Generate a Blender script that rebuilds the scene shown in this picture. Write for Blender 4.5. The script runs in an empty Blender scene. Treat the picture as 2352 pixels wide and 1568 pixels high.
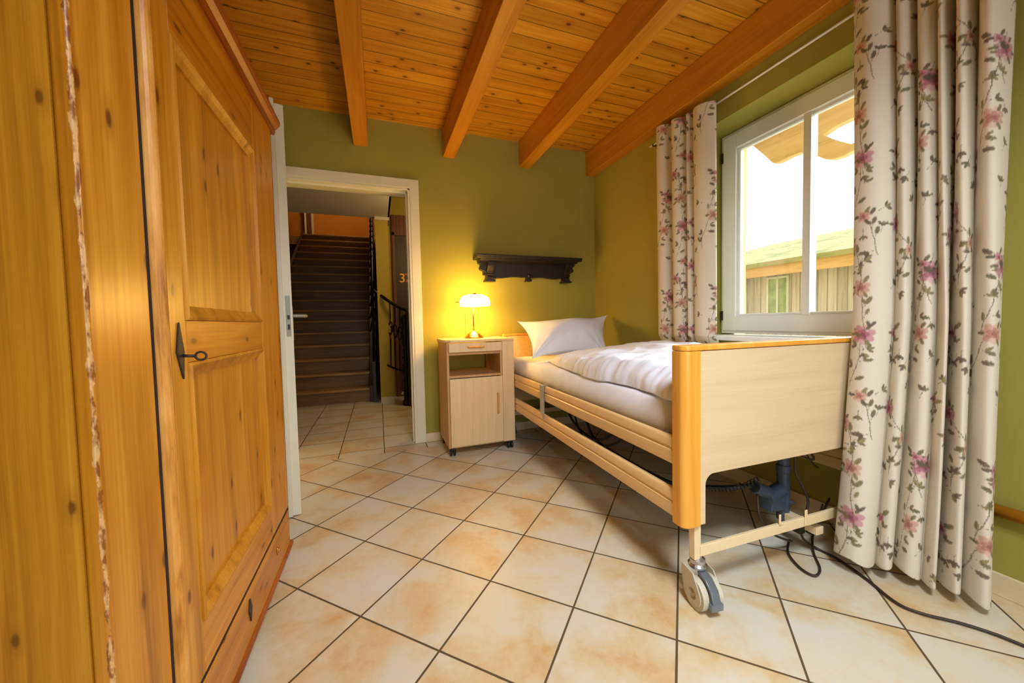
import bpy, bmesh, math, random
import numpy as np
from mathutils import Vector, Matrix, noise

PI = math.pi
scene = bpy.context.scene
COL = scene.collection
random.seed(7)

# ------------------------------------------------------------------ camera
CAM_H = 0.9496
yaw, pitch, roll = -0.34919, -0.04186, -0.02127
F_PX = 840.04
cam_d = bpy.data.cameras.new('camera')
cam = bpy.data.objects.new('camera', cam_d)
COL.objects.link(cam)
cam.matrix_world = (Matrix.Translation((0, 0, CAM_H)) @ Matrix.Rotation(yaw, 4, 'Z')
                    @ Matrix.Rotation(PI / 2 + pitch, 4, 'X') @ Matrix.Rotation(roll, 4, 'Z'))
cam_d.sensor_fit = 'HORIZONTAL'
cam_d.sensor_width = 36.0
cam_d.lens = F_PX / 2352 * 36.0
cam_d.shift_y = -10.04 / 2352
cam_d.clip_start = 0.02
cam_d.clip_end = 200
scene.camera = cam

# ------------------------------------------------------------------ world
w = bpy.data.worlds.new('overcast_sky')
scene.world = w
w.use_nodes = True
bg = w.node_tree.nodes['Background']
bg.inputs[0].default_value = (0.90, 0.95, 1.0, 1)
bg.inputs[1].default_value = 1.5

# ------------------------------------------------------------------ lights
def area(name, loc, rot, sx, sy, power, color):
    d = bpy.data.lights.new(name, 'AREA')
    d.shape = 'RECTANGLE'; d.size = sx; d.size_y = sy
    d.energy = power; d.color = color
    o = bpy.data.objects.new(name, d); COL.objects.link(o)
    o.location = loc; o.rotation_euler = rot
    return o

def point(name, loc, power, color, r):
    d = bpy.data.lights.new(name, 'POINT')
    d.energy = power; d.color = color; d.shadow_soft_size = r
    o = bpy.data.objects.new(name, d); COL.objects.link(o)
    o.location = loc
    return o

# bright overcast daylight coming slantwise through the window
sd = bpy.data.lights.new('soft_daylight', 'SUN')
sd.energy = 18.0; sd.angle = math.radians(75); sd.color = (0.86, 0.93, 1.0)
so = bpy.data.objects.new('soft_daylight', sd); COL.objects.link(so)
so.rotation_euler = Vector((1.0, -0.25, 0.55)).to_track_quat('Z', 'Y').to_euler()
# added fill light behind the camera, set in a made-up terrace door opening
area('rear_fill_light', (0.70, -1.90, 1.15), (math.radians(72), 0, 0), 1.3, 1.8, 24, (0.90, 0.95, 1.0))
# added overhead fill light without a fixture, behind the camera, shining down
cl_ = area('overhead_fill_light', (0.55, -0.25, 2.24), (math.radians(24), math.radians(-8), 0), 0.5, 0.5, 25, (0.78, 0.88, 1.0))
cl_.data.spread = math.radians(112)
# added hall fill light (no fixture, out of view on the right of the hall) and landing light
point('hall_fill_light', (0.75, 3.75, 2.0), 24, (1.0, 0.72, 0.36), 0.12)
point('landing_light', (-0.7, 8.4, 4.3), 34, (1.0, 0.68, 0.36), 0.2)
point('bedside_lamp_light', (0.705, 2.76, 1.092), 9.5, (1.0, 0.67, 0.25), 0.035)

scene.view_settings.view_transform = 'Standard'
scene.view_settings.look = 'None'
scene.view_settings.exposure = 0.0
scene.view_settings.gamma = 1.0
scene.view_settings.use_curve_mapping = False
try:
    scene.cycles.max_bounces = 10
    scene.cycles.diffuse_bounces = 6
    scene.cycles.sample_clamp_indirect = 6
    scene.cycles.use_denoising = True
except Exception:
    pass

# ------------------------------------------------------------------ materials
def s2l(c):
    r = []
    for v in c[:3]:
        v = v / 255.0
        r.append(v / 12.92 if v <= 0.04045 else ((v + 0.055) / 1.055) ** 2.4)
    return (*r, 1.0)

class NT:
    def __init__(s, name):
        s.m = bpy.data.materials.new(name); s.m.use_nodes = True
        s.t = s.m.node_tree; s.b = s.t.nodes['Principled BSDF']
    def n(s, typ, **kw):
        nd = s.t.nodes.new(typ)
        for k, v in kw.items(): setattr(nd, k, v)
        return nd
    def l(s, a, b): s.t.links.new(a, b)
    def setin(s, sock, v):
        if isinstance(v, bpy.types.NodeSocket): s.l(v, sock)
        else: sock.default_value = v
    def math(s, op, a, b=0.0, c=None, clamp=False):
        nd = s.n('ShaderNodeMath', operation=op, use_clamp=clamp)
        s.setin(nd.inputs[0], a); s.setin(nd.inputs[1], b)
        if c is not None: s.setin(nd.inputs[2], c)
        return nd.outputs[0]
    def mix(s, f, a, b, mode='MIX'):
        nd = s.n('ShaderNodeMix', data_type='RGBA', blend_type=mode)
        s.setin(nd.inputs[0], f); s.setin(nd.inputs[6], a); s.setin(nd.inputs[7], b)
        return nd.outputs[2]
    def ramp(s, f, stops, interp='LINEAR'):
        nd = s.n('ShaderNodeValToRGB'); cr = nd.color_ramp; cr.interpolation = interp
        while len(cr.elements) < len(stops): cr.elements.new(0.5)
        for e, (p, c) in zip(cr.elements, stops):
            e.position = p; e.color = c
        s.l(f, nd.inputs[0]); return nd.outputs[0]
    def coord(s, kind='Object'):
        return s.n('ShaderNodeTexCoord').outputs[kind]
    def mapv(s, v, scale=(1, 1, 1), loc=(0, 0, 0), rot=(0, 0, 0)):
        nd = s.n('ShaderNodeMapping'); s.l(v, nd.inputs[0])
        nd.inputs[1].default_value = loc; nd.inputs[2].default_value = rot; nd.inputs[3].default_value = scale
        return nd.outputs[0]
    def noise(s, v, scale=5, detail=4, rough=0.55, dist=0.0, out=0):
        nd = s.n('ShaderNodeTexNoise'); s.l(v, nd.inputs['Vector'])
        nd.inputs['Scale'].default_value = scale; nd.inputs['Detail'].default_value = detail
        nd.inputs['Roughness'].default_value = rough; nd.inputs['Distortion'].default_value = dist
        return nd.outputs[out]
    def bump(s, h, strength=0.2, dist=0.01):
        nd = s.n('ShaderNodeBump'); nd.inputs['Strength'].default_value = strength
        nd.inputs['Distance'].default_value = dist
        s.l(h, nd.inputs['Height']); s.l(nd.outputs[0], s.b.inputs['Normal'])
    def color(s, c): s.setin(s.b.inputs['Base Color'], c)
    def rough(s, r): s.setin(s.b.inputs['Roughness'], r)

def plain(name, rgb, rough=0.6, metal=0.0, var=0.04, nscale=12, spec=None, bump=0.0):
    k = NT(name)
    c = k.coord()
    n = k.noise(c, nscale, 4)
    a = s2l(rgb)
    lo = tuple(max(0, v * (1 - var)) for v in a[:3]) + (1,)
    hi = tuple(min(1, v * (1 + var)) for v in a[:3]) + (1,)
    k.color(k.ramp(n, [(0.3, lo), (0.7, hi)]))
    k.rough(rough); k.b.inputs['Metallic'].default_value = metal
    if spec is not None: k.b.inputs['Specular IOR Level'].default_value = spec
    if bump: k.bump(n, bump, 0.004)
    return k.m

def wood(name, light, mid, dark, grain='z', across=26.0, along=1.1, knots=None, knot_col=(70, 35, 10),
         rough=0.45, plank=None, groove=None, tintvar=0.18, worn=None, bumpy=0.05, fine=0.3):
    """grain axis; knots=(across scale, along scale, keep threshold, radius); plank=(axis,width)"""
    k = NT(name)
    co = k.coord()
    sx = k.n('ShaderNodeSeparateXYZ'); k.l(co, sx.inputs[0])
    ax = {'x': 0, 'y': 1, 'z': 2}[grain]
    vec = co
    gmask = None; tint = None
    if plank:
        pa = {'x': 0, 'y': 1, 'z': 2}[plank[0]]
        q = k.math('DIVIDE', sx.outputs[pa], plank[1])
        cell = k.math('FLOOR', q); fr = k.math('FRACT', q)
        wn = k.n('ShaderNodeTexWhiteNoise', noise_dimensions='1D'); k.l(cell, wn.inputs['W'])
        tint = wn.outputs[0]
        off = k.n('ShaderNodeVectorMath', operation='SCALE'); k.l(wn.outputs[1], off.inputs[0]); off.inputs['Scale'].default_value = 9.0
        ad = k.n('ShaderNodeVectorMath', operation='ADD'); k.l(co, ad.inputs[0]); k.l(off.outputs[0], ad.inputs[1])
        vec = ad.outputs[0]
        e = k.math('MINIMUM', fr, k.math('SUBTRACT', 1.0, fr))
        gmask = k.math('LESS_THAN', e, groove[0] / plank[1])
    sc = [across] * 3; sc[ax] = along
    sc2 = [across * 7] * 3; sc2[ax] = along * 2.5
    warp = k.noise(vec, 1.6, 2, out=1)
    wv = k.n('ShaderNodeVectorMath', operation='MULTIPLY_ADD')
    k.l(warp, wv.inputs[0]); wv.inputs[1].default_value = (0.05, 0.05, 0.05); k.l(vec, wv.inputs[2])
    g1 = k.noise(k.mapv(wv.outputs[0], sc), 1.0, 5, 0.6, 0.4)
    g2 = k.noise(k.mapv(vec, sc2), 1.0, 3, 0.6)
    g = k.math('ADD', k.math('MULTIPLY', g1, 1 - fine), k.math('MULTIPLY', g2, fine))
    col = k.ramp(g, [(0.30, s2l(dark)), (0.47, s2l(mid)), (0.66, s2l(light))])
    if knots:
        v = k.n('ShaderNodeTexVoronoi', feature='F1')
        v.inputs['Scale'].default_value = 1.0
        if len(knots) > 4:
            nrm_ax = {'x': 0, 'y': 1, 'z': 2}[knots[4]]
            oth = [q for q in (0, 1, 2) if q not in (ax, nrm_ax)][0]
            v.voronoi_dimensions = '2D'
            sv = k.n('ShaderNodeSeparateXYZ'); k.l(vec, sv.inputs[0])
            cv = k.n('ShaderNodeCombineXYZ')
            k.l(k.math('MULTIPLY', sv.outputs[oth], knots[0]), cv.inputs[0]); k.l(k.math('MULTIPLY', sv.outputs[ax], knots[1]), cv.inputs[1])
            k.l(cv.outputs[0], v.inputs['Vector'])
        else:
            ks = [knots[0]] * 3; ks[ax] = knots[1]
            k.l(k.mapv(vec, ks), v.inputs['Vector'])
        sc3 = k.n('ShaderNodeSeparateColor'); k.l(v.outputs['Color'], sc3.inputs[0])
        keep = k.math('GREATER_THAN', sc3.outputs[0], knots[2])
        d = k.math('ADD', v.outputs['Distance'], k.math('MULTIPLY', k.math('SUBTRACT', g2, 0.5), 0.06))
        core = k.math('MULTIPLY', k.math('SUBTRACT', 1.0, k.math('DIVIDE', d, knots[3]), clamp=True), 2.0, clamp=True)
        halo = k.math('MULTIPLY', k.math('SUBTRACT', 1.0, k.math('DIVIDE', d, knots[3] * 2.6), clamp=True), 0.55)
        col = k.mix(k.math('MULTIPLY', halo, keep), col, s2l(dark))
        col = k.mix(k.math('MULTIPLY', core, k.math('MULTIPLY', keep, 0.85)), col, s2l(knot_col))
    if plank:
        f = k.math('ADD', k.math('MULTIPLY', tint, tintvar * 2), 1 - tintvar)
        cmb = k.n('ShaderNodeCombineColor'); [k.l(f, cmb.inputs[i]) for i in range(3)]
        col = k.mix(1.0, col, cmb.outputs[0], 'MULTIPLY')
        col = k.mix(k.math('MULTIPLY', gmask, groove[1]), col, s2l((60, 30, 8)))
    if worn:
        # chipped, paler edge: worn = list of (axis, value, half width)
        for wa, val, wb, valb, hw in worn:
            ix = {'x': 0, 'y': 1, 'z': 2}
            dd = k.math('MAXIMUM', k.math('ABSOLUTE', k.math('SUBTRACT', sx.outputs[ix[wa]], val)), k.math('ABSOLUTE', k.math('SUBTRACT', sx.outputs[ix[wb]], valb)))
            nz = k.noise(k.mapv(co, (60, 60, 22)), 1.0, 5, 0.7)
            lim = k.math('MULTIPLY', k.math('SUBTRACT', nz, 0.28), hw * 3.4)
            m = k.math('LESS_THAN', dd, lim)
            nz2 = k.noise(k.mapv(co, (90, 90, 30)), 1.0, 3, 0.7)
            pc = k.ramp(nz2, [(0.42, s2l((120, 62, 16))), (0.55, s2l((214, 170, 112)))])
            col = k.mix(k.math('MULTIPLY', m, 0.8), col, pc)
    k.color(col); k.rough(rough)
    if bumpy: k.bump(g, bumpy, 0.003)
    return k.m

M = {}
M['wall'] = plain('olive_wall_paint', (158, 148, 60), 0.85, var=0.05, nscale=3, bump=0.05)
M['hallwall'] = plain('ochre_hall_paint', (172, 146, 50), 0.85, var=0.05, nscale=3)
M['white'] = plain('cream_white_lacquer', (226, 220, 192), 0.4, var=0.02)
M['pvc'] = plain('white_window_plastic', (235, 236, 228), 0.3, var=0.015)
M['plasterwhite'] = plain('white_plaster', (205, 190, 165), 0.9, var=0.03, nscale=4)
M['tan_plaster'] = plain('yellow_exterior_render', (225, 200, 130), 0.9, var=0.05)
M['chrome'] = plain('brushed_steel', (190, 192, 195), 0.28, metal=1.0, var=0.03)
M['dullsteel'] = plain('dull_steel', (150, 146, 128), 0.5, metal=0.6, var=0.05)
M['brass'] = plain('polished_brass', (214, 160, 82), 0.25, metal=1.0, var=0.05)
M['iron'] = plain('black_wrought_iron', (22, 20, 22), 0.4, metal=0.3, var=0.1)
M['oldiron'] = plain('dark_aged_iron', (62, 54, 44), 0.5, metal=0.6, var=0.2, nscale=60)
M['blackplastic'] = plain('black_rubber', (22, 22, 24), 0.5, var=0.1)
M['motor'] = plain('slate_blue_grey_housing', (58, 72, 88), 0.35, var=0.06)
M['greyplastic'] = plain('pale_grey_plastic', (196, 188, 164), 0.5, var=0.05)
M['cream_metal'] = plain('cream_powder_coated_steel', (232, 206, 162), 0.4, var=0.02)
M['darksteel'] = plain('dark_brown_steel', (52, 44, 36), 0.5, metal=0.4, var=0.1)
M['cable'] = plain('dark_brown_cable', (48, 36, 26), 0.5, var=0.1)
M['darkwood'] = wood('near_black_carved_oak', (30, 22, 17), (20, 14, 11), (10, 7, 6), 'x', rough=0.4, across=60)
M['hallbrown'] = wood('dark_brown_door_wood', (74, 50, 22), (56, 38, 14), (38, 24, 8), 'z', rough=0.5, across=40)
M['brownbeam'] = wood('brown_header_wood', (132, 72, 20), (104, 54, 12), (72, 36, 8), 'z', rough=0.5, across=40)
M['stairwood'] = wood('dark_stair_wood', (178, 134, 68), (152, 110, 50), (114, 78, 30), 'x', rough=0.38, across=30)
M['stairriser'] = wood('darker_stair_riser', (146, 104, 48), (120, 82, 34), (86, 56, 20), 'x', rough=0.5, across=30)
M['stringer'] = plain('blackish_brown_stringer', (40, 26, 12), 0.5)
M['orange'] = plain('burnt_orange_wall', (190, 118, 12), 0.8, var=0.05, nscale=2)
M['gold'] = plain('gold_numerals', (240, 176, 60), 0.3, metal=0.5)
M['copper'] = plain('reddish_numerals', (190, 84, 30), 0.3, metal=0.5)
M['ceiling'] = wood('knotty_spruce_boards', (214, 156, 46), (194, 130, 24), (156, 94, 10), 'x', across=30, along=1.6,
                    knots=(10.6, 6.0, 0.55, 0.11, 'z'), knot_col=(92, 38, 6), rough=0.42, plank=('y', 0.094), groove=(0.0028, 0.75), tintvar=0.13, bumpy=0.04)
M['beam'] = wood('orange_glulam_beam', (206, 140, 32), (190, 120, 16), (158, 92, 8), 'y', across=16, along=1.0,
                 knots=(5.0, 1.6, 0.72, 0.07), knot_col=(110, 46, 8), rough=0.42)
PINE = dict(rough=0.30, knots=(14.0, 6.0, 0.62, 0.11, 'x'), knot_col=(96, 46, 8), across=24, along=1.0, bumpy=0.06)
M['pine'] = wood('honey_pine', (212, 148, 48), (188, 120, 24), (144, 84, 8), 'z', **PINE)
M['pineh'] = wood('honey_pine_horizontal', (210, 142, 40), (184, 112, 18), (144, 78, 6), 'y', **PINE)
M['pineside'] = wood('golden_pine_side', (206, 146, 40), (182, 120, 20), (140, 84, 8), 'z', rough=0.4,
                     knots=(15.0, 6.0, 0.60, 0.075, 'y'), knot_col=(104, 56, 6), across=32, along=0.7, bumpy=0.08)
M['pinebead'] = wood('pale_worn_pine_bead', (226, 168, 88), (206, 138, 52), (130, 66, 14), 'z', rough=0.4, across=30, along=6.0)
M['pinedark'] = wood('reddish_pine_cornice', (176, 92, 20), (150, 70, 10), (104, 46, 6), 'y', rough=0.35, across=24)
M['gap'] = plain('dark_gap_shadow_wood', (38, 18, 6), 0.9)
M['beech'] = wood('pale_beech_panel', (224, 197, 157), (218, 189, 148), (209, 178, 135), 'x', across=22, along=1.2, rough=0.4, bumpy=0.0, fine=0.4)
M['beechz'] = wood('pale_beech_upright', (236, 206, 158), (228, 196, 146), (214, 180, 128), 'z', across=46, along=1.2, rough=0.42, bumpy=0.0, fine=0.5)
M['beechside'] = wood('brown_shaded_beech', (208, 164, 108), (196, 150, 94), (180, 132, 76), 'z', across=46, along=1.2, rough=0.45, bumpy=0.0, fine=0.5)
M['beechrail'] = wood('honey_beech_rail', (244, 212, 156), (238, 200, 138), (222, 180, 112), 'y', across=40, along=1.0, rough=0.38, bumpy=0.0, fine=0.4)
M['beechedge'] = wood('amber_beech_edging', (240, 176, 76), (232, 160, 56), (220, 144, 42), 'z', across=30, along=0.8, rough=0.34, bumpy=0.0)

def m_linen():
    k = NT('white_cotton')
    c = k.coord()
    n = k.noise(c, 9, 4, 0.55, 0.6)
    k.color(k.ramp(n, [(0.3, s2l((230, 232, 238))), (0.7, s2l((240, 242, 248)))]))
    k.rough(0.85); k.b.inputs['Specular IOR Level'].default_value = 0.2
    k.b.inputs['Sheen Weight'].default_value = 0.1
    k.bump(n, 0.25, 0.01)
    return k.m
M['linen'] = m_linen()

def m_curtain():
    k = NT('rose_print_curtain_cloth')
    at = k.n('ShaderNodeAttribute', attribute_name='print')
    c = k.coord()
    n = k.noise(k.mapv(c, (700, 700, 700)), 1.0, 2)
    col = k.mix(0.10, at.outputs['Color'], k.ramp(n, [(0.3, s2l((150, 130, 100))), (0.7, s2l((250, 245, 230)))]))
    k.color(col); k.rough(0.9); k.b.inputs['Specular IOR Level'].default_value = 0.15
    tr = k.n('ShaderNodeBsdfTranslucent'); k.l(col, tr.inputs[0])
    mx = k.n('ShaderNodeMixShader'); mx.inputs[0].default_value = 0.18
    k.l(k.b.outputs[0], mx.inputs[1]); k.l(tr.outputs[0], mx.inputs[2])
    k.l(mx.outputs[0], k.t.nodes['Material Output'].inputs['Surface'])
    return k.m
M['curtain'] = m_curtain()

# terracotta-beige floor tiles: diagonal in the room, straight in the hall
TS = 0.3125
TX, TY = -0.98703518, 4.7418538
def m_floor():
    k = NT('beige_stone_floor_tiles')
    co = k.coord()
    sx = k.n('ShaderNodeSeparateXYZ'); k.l(co, sx.inputs[0])
    X, Y = sx.outputs[0], sx.outputs[1]
    a = k.math('SUBTRACT', k.math('DIVIDE', X, TS), TX)
    b = k.math('SUBTRACT', k.math('DIVIDE', Y, TS), TY)
    s = math.sqrt(0.5)
    # tile axes at -45 degrees
    i1 = k.math('MULTIPLY', k.math('SUBTRACT', a, b), s)
    j1 = k.math('MULTIPLY', k.math('ADD', a, b), s)
    i2 = k.math('DIVIDE', k.math('SUBTRACT', X, 0.010), TS)
    j2 = k.math('DIVIDE', k.math('SUBTRACT', Y, 3.580), TS)
    hall = k.math('GREATER_THAN', Y, 2.84)
    def sel(p, q):
        return k.math('ADD', k.math('MULTIPLY', p, k.math('SUBTRACT', 1.0, hall)), k.math('MULTIPLY', q, hall))
    I, J = sel(i1, i2), sel(j1, j2)
    wob = k.noise(co, 9, 2)
    fi, fj = k.math('FRACT', I), k.math('FRACT', J)
    ei = k.math('MINIMUM', fi, k.math('SUBTRACT', 1.0, fi))
    ej = k.math('MINIMUM', fj, k.math('SUBTRACT', 1.0, fj))
    e = k.math('MINIMUM', ei, ej)
    e = k.math('ADD', e, k.math('MULTIPLY', k.math('SUBTRACT', wob, 0.5), 0.004))
    grout = k.math('SUBTRACT', 1.0, k.math('MULTIPLY', k.math('SUBTRACT', e, 0.0085), 260.0, clamp=True), clamp=True)
    cell = k.n('ShaderNodeCombineXYZ'); k.l(k.math('FLOOR', I), cell.inputs[0]); k.l(k.math('FLOOR', J), cell.inputs[1]); k.l(hall, cell.inputs[2])
    wn = k.n('ShaderNodeTexWhiteNoise', noise_dimensions='3D'); k.l(cell.outputs[0], wn.inputs['Vector'])
    off = k.n('ShaderNodeVectorMath', operation='MULTIPLY_ADD')
    k.l(wn.outputs[1], off.inputs[0]); off.inputs[1].default_value = (7, 7, 7); k.l(co, off.inputs[2])
    n1 = k.noise(off.outputs[0], 4.5, 4, 0.52, 0.4)
    n2 = k.noise(off.outputs[0], 38.0, 4, 0.65)
    f = k.math('ADD', k.math('MULTIPLY', n1, 0.78), k.math('MULTIPLY', n2, 0.22))
    f = k.math('ADD', f, k.math('MULTIPLY', k.math('SUBTRACT', wn.outputs[0], 0.5), 0.06))
    col = k.ramp(f, [(0.30, s2l((202, 160, 104))), (0.42, s2l((210, 186, 144))), (0.53, s2l((213, 203, 176))), (0.70, s2l((212, 209, 198)))])
    # patches near tile edges are a touch greyer
    col = k.mix(grout, col, s2l((92, 72, 44)))
    k.color(col)
    k.rough(k.math('ADD', 0.42, k.math('MULTIPLY', grout, 0.4)))
    h = k.math('SUBTRACT', k.math('MULTIPLY', n2, 0.15), grout)
    k.bump(h, 0.35, 0.002)
    return k.m
M['floor'] = m_floor()

def m_glass():
    k = NT('clear_window_glass')
    g = k.n('ShaderNodeBsdfGlossy'); g.inputs['Roughness'].default_value = 0.0
    t = k.n('ShaderNodeBsdfTransparent'); t.inputs[0].default_value = (0.97, 0.985, 0.98, 1)
    fr = k.n('ShaderNodeFresnel'); fr.inputs[0].default_value = 1.45
    mx = k.n('ShaderNodeMixShader')
    k.l(k.math('MULTIPLY', fr.outputs[0], 0.6), mx.inputs[0]); k.l(t.outputs[0], mx.inputs[1]); k.l(g.outputs[0], mx.inputs[2])
    k.l(mx.outputs[0], k.t.nodes['Material Output'].inputs['Surface'])
    return k.m
M['glass'] = m_glass()

def m_emit(name, rgb, strength):
    k = NT(name)
    k.color(s2l(rgb)); k.b.inputs['Emission Color'].default_value = s2l(rgb)
    k.b.inputs['Emission Strength'].default_value = strength
    return k.m
M['shade'] = m_emit('lit_opal_glass', (255, 206, 104), 48.0)

# ------------------------------------------------------------------ mesh helpers
ROOT = {}   # object name -> world location of its root
class MB:
    def __init__(s): s.v = []; s.f = []
    def add(s, vs, fs):
        o = len(s.v); s.v += [tuple(p) for p in vs]; s.f += [tuple(i + o for i in f) for f in fs]; return s
    def box(s, x0, x1, y0, y1, z0, z1):
        vs = [(x, y, z) for z in (z0, z1) for y in (y0, y1) for x in (x0, x1)]
        return s.add(vs, [(0, 2, 3, 1), (4, 5, 7, 6), (0, 1, 5, 4), (2, 6, 7, 3), (0, 4, 6, 2), (1, 3, 7, 5)])
    def prism(s, poly, axis, a, b):
        n = len(poly)
        def mk(p, t):
            return {'x': (t, p[0], p[1]), 'y': (p[0], t, p[1]), 'z': (p[0], p[1], t)}[axis]
        vs = [mk(p, a) for p in poly] + [mk(p, b) for p in poly]
        fs = [tuple(range(n))[::-1], tuple(range(n, 2 * n))] + [(i, (i + 1) % n, n + (i + 1) % n, n + i) for i in range(n)]
        return s.add(vs, fs)
    def tube(s, pts, r, n=10, smoothp=0):
        P = [Vector(p) for p in pts]
        if smoothp: P = spline(P, smoothp)
        rs = r if isinstance(r, (list, tuple)) else None
        if rs and len(rs) != len(P):
            rs = [rs[min(len(rs) - 1, int(round(i / (len(P) - 1) * (len(rs) - 1))))] for i in range(len(P))]
        t0 = (P[1] - P[0]).normalized()
        up = Vector((0, 0, 1)) if abs(t0.z) < 0.9 else Vector((1, 0, 0))
        nrm = t0.cross(up).normalized()
        vs = []
        for i, p in enumerate(P):
            if i == 0: t = t0
            elif i == len(P) - 1: t = (P[i] - P[i - 1]).normalized()
            else: t = (P[i + 1] - P[i - 1]).normalized()
            nrm = (nrm - t * nrm.dot(t)).normalized(); bn = t.cross(nrm)
            rr = rs[i] if rs else r
            for j in range(n):
                a = 2 * PI * j / n
                vs.append(p + nrm * (math.cos(a) * rr) + bn * (math.sin(a) * rr))
        m = len(P)
        fs = [(i * n + j, i * n + (j + 1) % n, (i + 1) * n + (j + 1) % n, (i + 1) * n + j) for i in range(m - 1) for j in range(n)]
        fs += [tuple(range(n))[::-1], tuple((m - 1) * n + j for j in range(n))]
        return s.add(vs, fs)
    def lathe(s, prof, c, n=32, axis='z'):
        vs = []
        for r, z in prof:
            for j in range(n):
                a = 2 * PI * j / n
                q = (math.cos(a) * r, math.sin(a) * r, z)
                if axis == 'x': q = (q[2], q[0], q[1])
                if axis == 'y': q = (q[0], q[2], q[1])
                vs.append((c[0] + q[0], c[1] + q[1], c[2] + q[2]))
        m = len(prof)
        fs = [(i * n + j, i * n + (j + 1) % n, (i + 1) * n + (j + 1) % n, (i + 1) * n + j) for i in range(m - 1) for j in range(n)]
        fs += [tuple(range(n))[::-1], tuple((m - 1) * n + j for j in range(n))]
        return s.add(vs, fs)
    def grid(s, P):
        """P: array rows x cols x 3, open sheet"""
        R, Cn = len(P), len(P[0]); o = len(s.v)
        for row in P:
            for p in row: s.v.append(tuple(p))
        for i in range(R - 1):
            for j in range(Cn - 1):
                a = o + i * Cn + j; s.f.append((a, a + 1, a + Cn + 1, a + Cn))
        return s
    def xf(s, m, start=0):
        for i in range(start, len(s.v)): s.v[i] = tuple(m @ Vector(s.v[i]))
        return s
    def build(s, name, mat, parent=None, bevel=0.0, smooth=False, seg=2, **tags):
        root = (0, 0, 0)
        if parent is not None: root = ROOT[parent.name]
        me = bpy.data.meshes.new(name)
        vs = [(x - root[0], y - root[1], z - root[2]) for x, y, z in s.v]
        me.from_pydata(vs, [], s.f); me.validate()
        bm = bmesh.new(); bm.from_mesh(me)
        bmesh.ops.recalc_face_normals(bm, faces=bm.faces); bm.to_mesh(me); bm.free()
        me.materials.append(mat)
        o = bpy.data.objects.new(name, me); COL.objects.link(o)
        if parent is not None: o.parent = parent
        ROOT[o.name] = root
        if smooth:
            me.polygons.foreach_set('use_smooth', [True] * len(me.polygons))
        if bevel:
            b = o.modifiers.new('bevel', 'BEVEL'); b.width = bevel; b.segments = seg; b.limit_method = 'ANGLE'; b.angle_limit = math.radians(35)
            me.polygons.foreach_set('use_smooth', [True] * len(me.polygons))
            wn = o.modifiers.new('wn', 'WEIGHTED_NORMAL'); wn.keep_sharp = True
        for k, v in tags.items(): o[k] = v
        return o

def spline(P, n):
    P = [Vector(p) for p in P]
    out = []
    for i in range(len(P) - 1):
        p0 = P[i - 1] if i else P[i] * 2 - P[i + 1]
        p1, p2 = P[i], P[i + 1]
        p3 = P[i + 2] if i + 2 < len(P) else p2 * 2 - p1
        for k in range(n):
            t = k / n
            out.append(0.5 * ((2 * p1) + (p2 - p0) * t + (2 * p0 - 5 * p1 + 4 * p2 - p3) * t * t + (3 * p1 - p0 - 3 * p2 + p3) * t ** 3))
    out.append(P[-1])
    return out

def thing(name, label, cat, loc, group=None):
    o = bpy.data.objects.new(name, None); COL.objects.link(o)
    o.location = loc; o.empty_display_size = 0.1
    o['label'] = label; o['category'] = cat
    if group: o['group'] = group
    ROOT[o.name] = tuple(loc)
    return o

def B(*a): return MB().box(*a)
S = dict(kind='structure')

# ================================================================== SETTING
YW = 2.975      # back wall face
XR = 1.926      # window wall face
ZC = 2.487      # ceiling boards
XL = -1.20
YB = -2.0
OPL, OPR, OPZ = -0.62, 0.262, 1.998     # doorway clear opening

B(-3.0, 2.4, YB - .2, 9.9, -0.12, 0.0).build('floor', M['floor'], **S)
# ceiling boards
B(XL - .2, XR + .35, YB - .2, YW + .2, ZC, ZC + 0.05).build('ceiling', M['ceiling'], **S)
# back wall with the doorway
w_ = MB()
w_.box(XL, OPL - .0, YW, YW + .16, 0, ZC)
w_.box(OPR, XR + .0, YW, YW + .16, 0, ZC)
w_.box(OPL, OPR, YW, YW + .16, OPZ, ZC)
w_.build('wall_back', M['wall'], **S)
# window wall: opening y 0.77..1.795, z .84..2.10
WY0, WY1, WZ0, WZ1 = 0.765, 1.795, 0.835, 2.0996
w_ = MB()
w_.box(XR, XR + .34, YB, WY0, 0, ZC)
w_.box(XR, XR + .34, WY1, YW + .16, 0, ZC)
w_.box(XR, XR + .34, WY0, WY1, 0, WZ0)
w_.box(XR, XR + .34, WY0, WY1, WZ1, ZC)
w_.build('wall_right', M['wall'], **S)
# yellow exterior reveal lining outside the window frame
w_ = MB()
w_.box(2.175, 2.275, WY1 - .055, WY1, WZ0, WZ1)
w_.box(2.175, 2.275, WY0, WY0 + .055, WZ0, WZ1)
w_.build('trim_1', M['tan_plaster'], **S)
B(XL - .16, XL, YB, YW + .16, 0, ZC).build('wall_left', M['wall'], **S)
w_ = MB()
w_.box(XL - .16, .05, YB - .16, YB, 0, ZC)
w_.box(1.35, XR + .34, YB - .16, YB, 0, ZC)
w_.box(.05, 1.35, YB - .16, YB, 2.1, ZC)
w_.build('wall_rear', M['wall'], **S)

# made-up terrace door frame around the rear fill light (out of view)
dr = MB()
for x0, x1 in ((.05, .13), (.67, .73), (1.27, 1.35)): dr.box(x0, x1, YB - .11, YB - .05, 0, 2.1)
dr.box(.05, 1.35, YB - .11, YB - .05, 2.03, 2.1); dr.box(.05, 1.35, YB - .11, YB - .05, 0.0, .08)
dr.build('added_door_frame', M['pvc'], **S)

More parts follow.
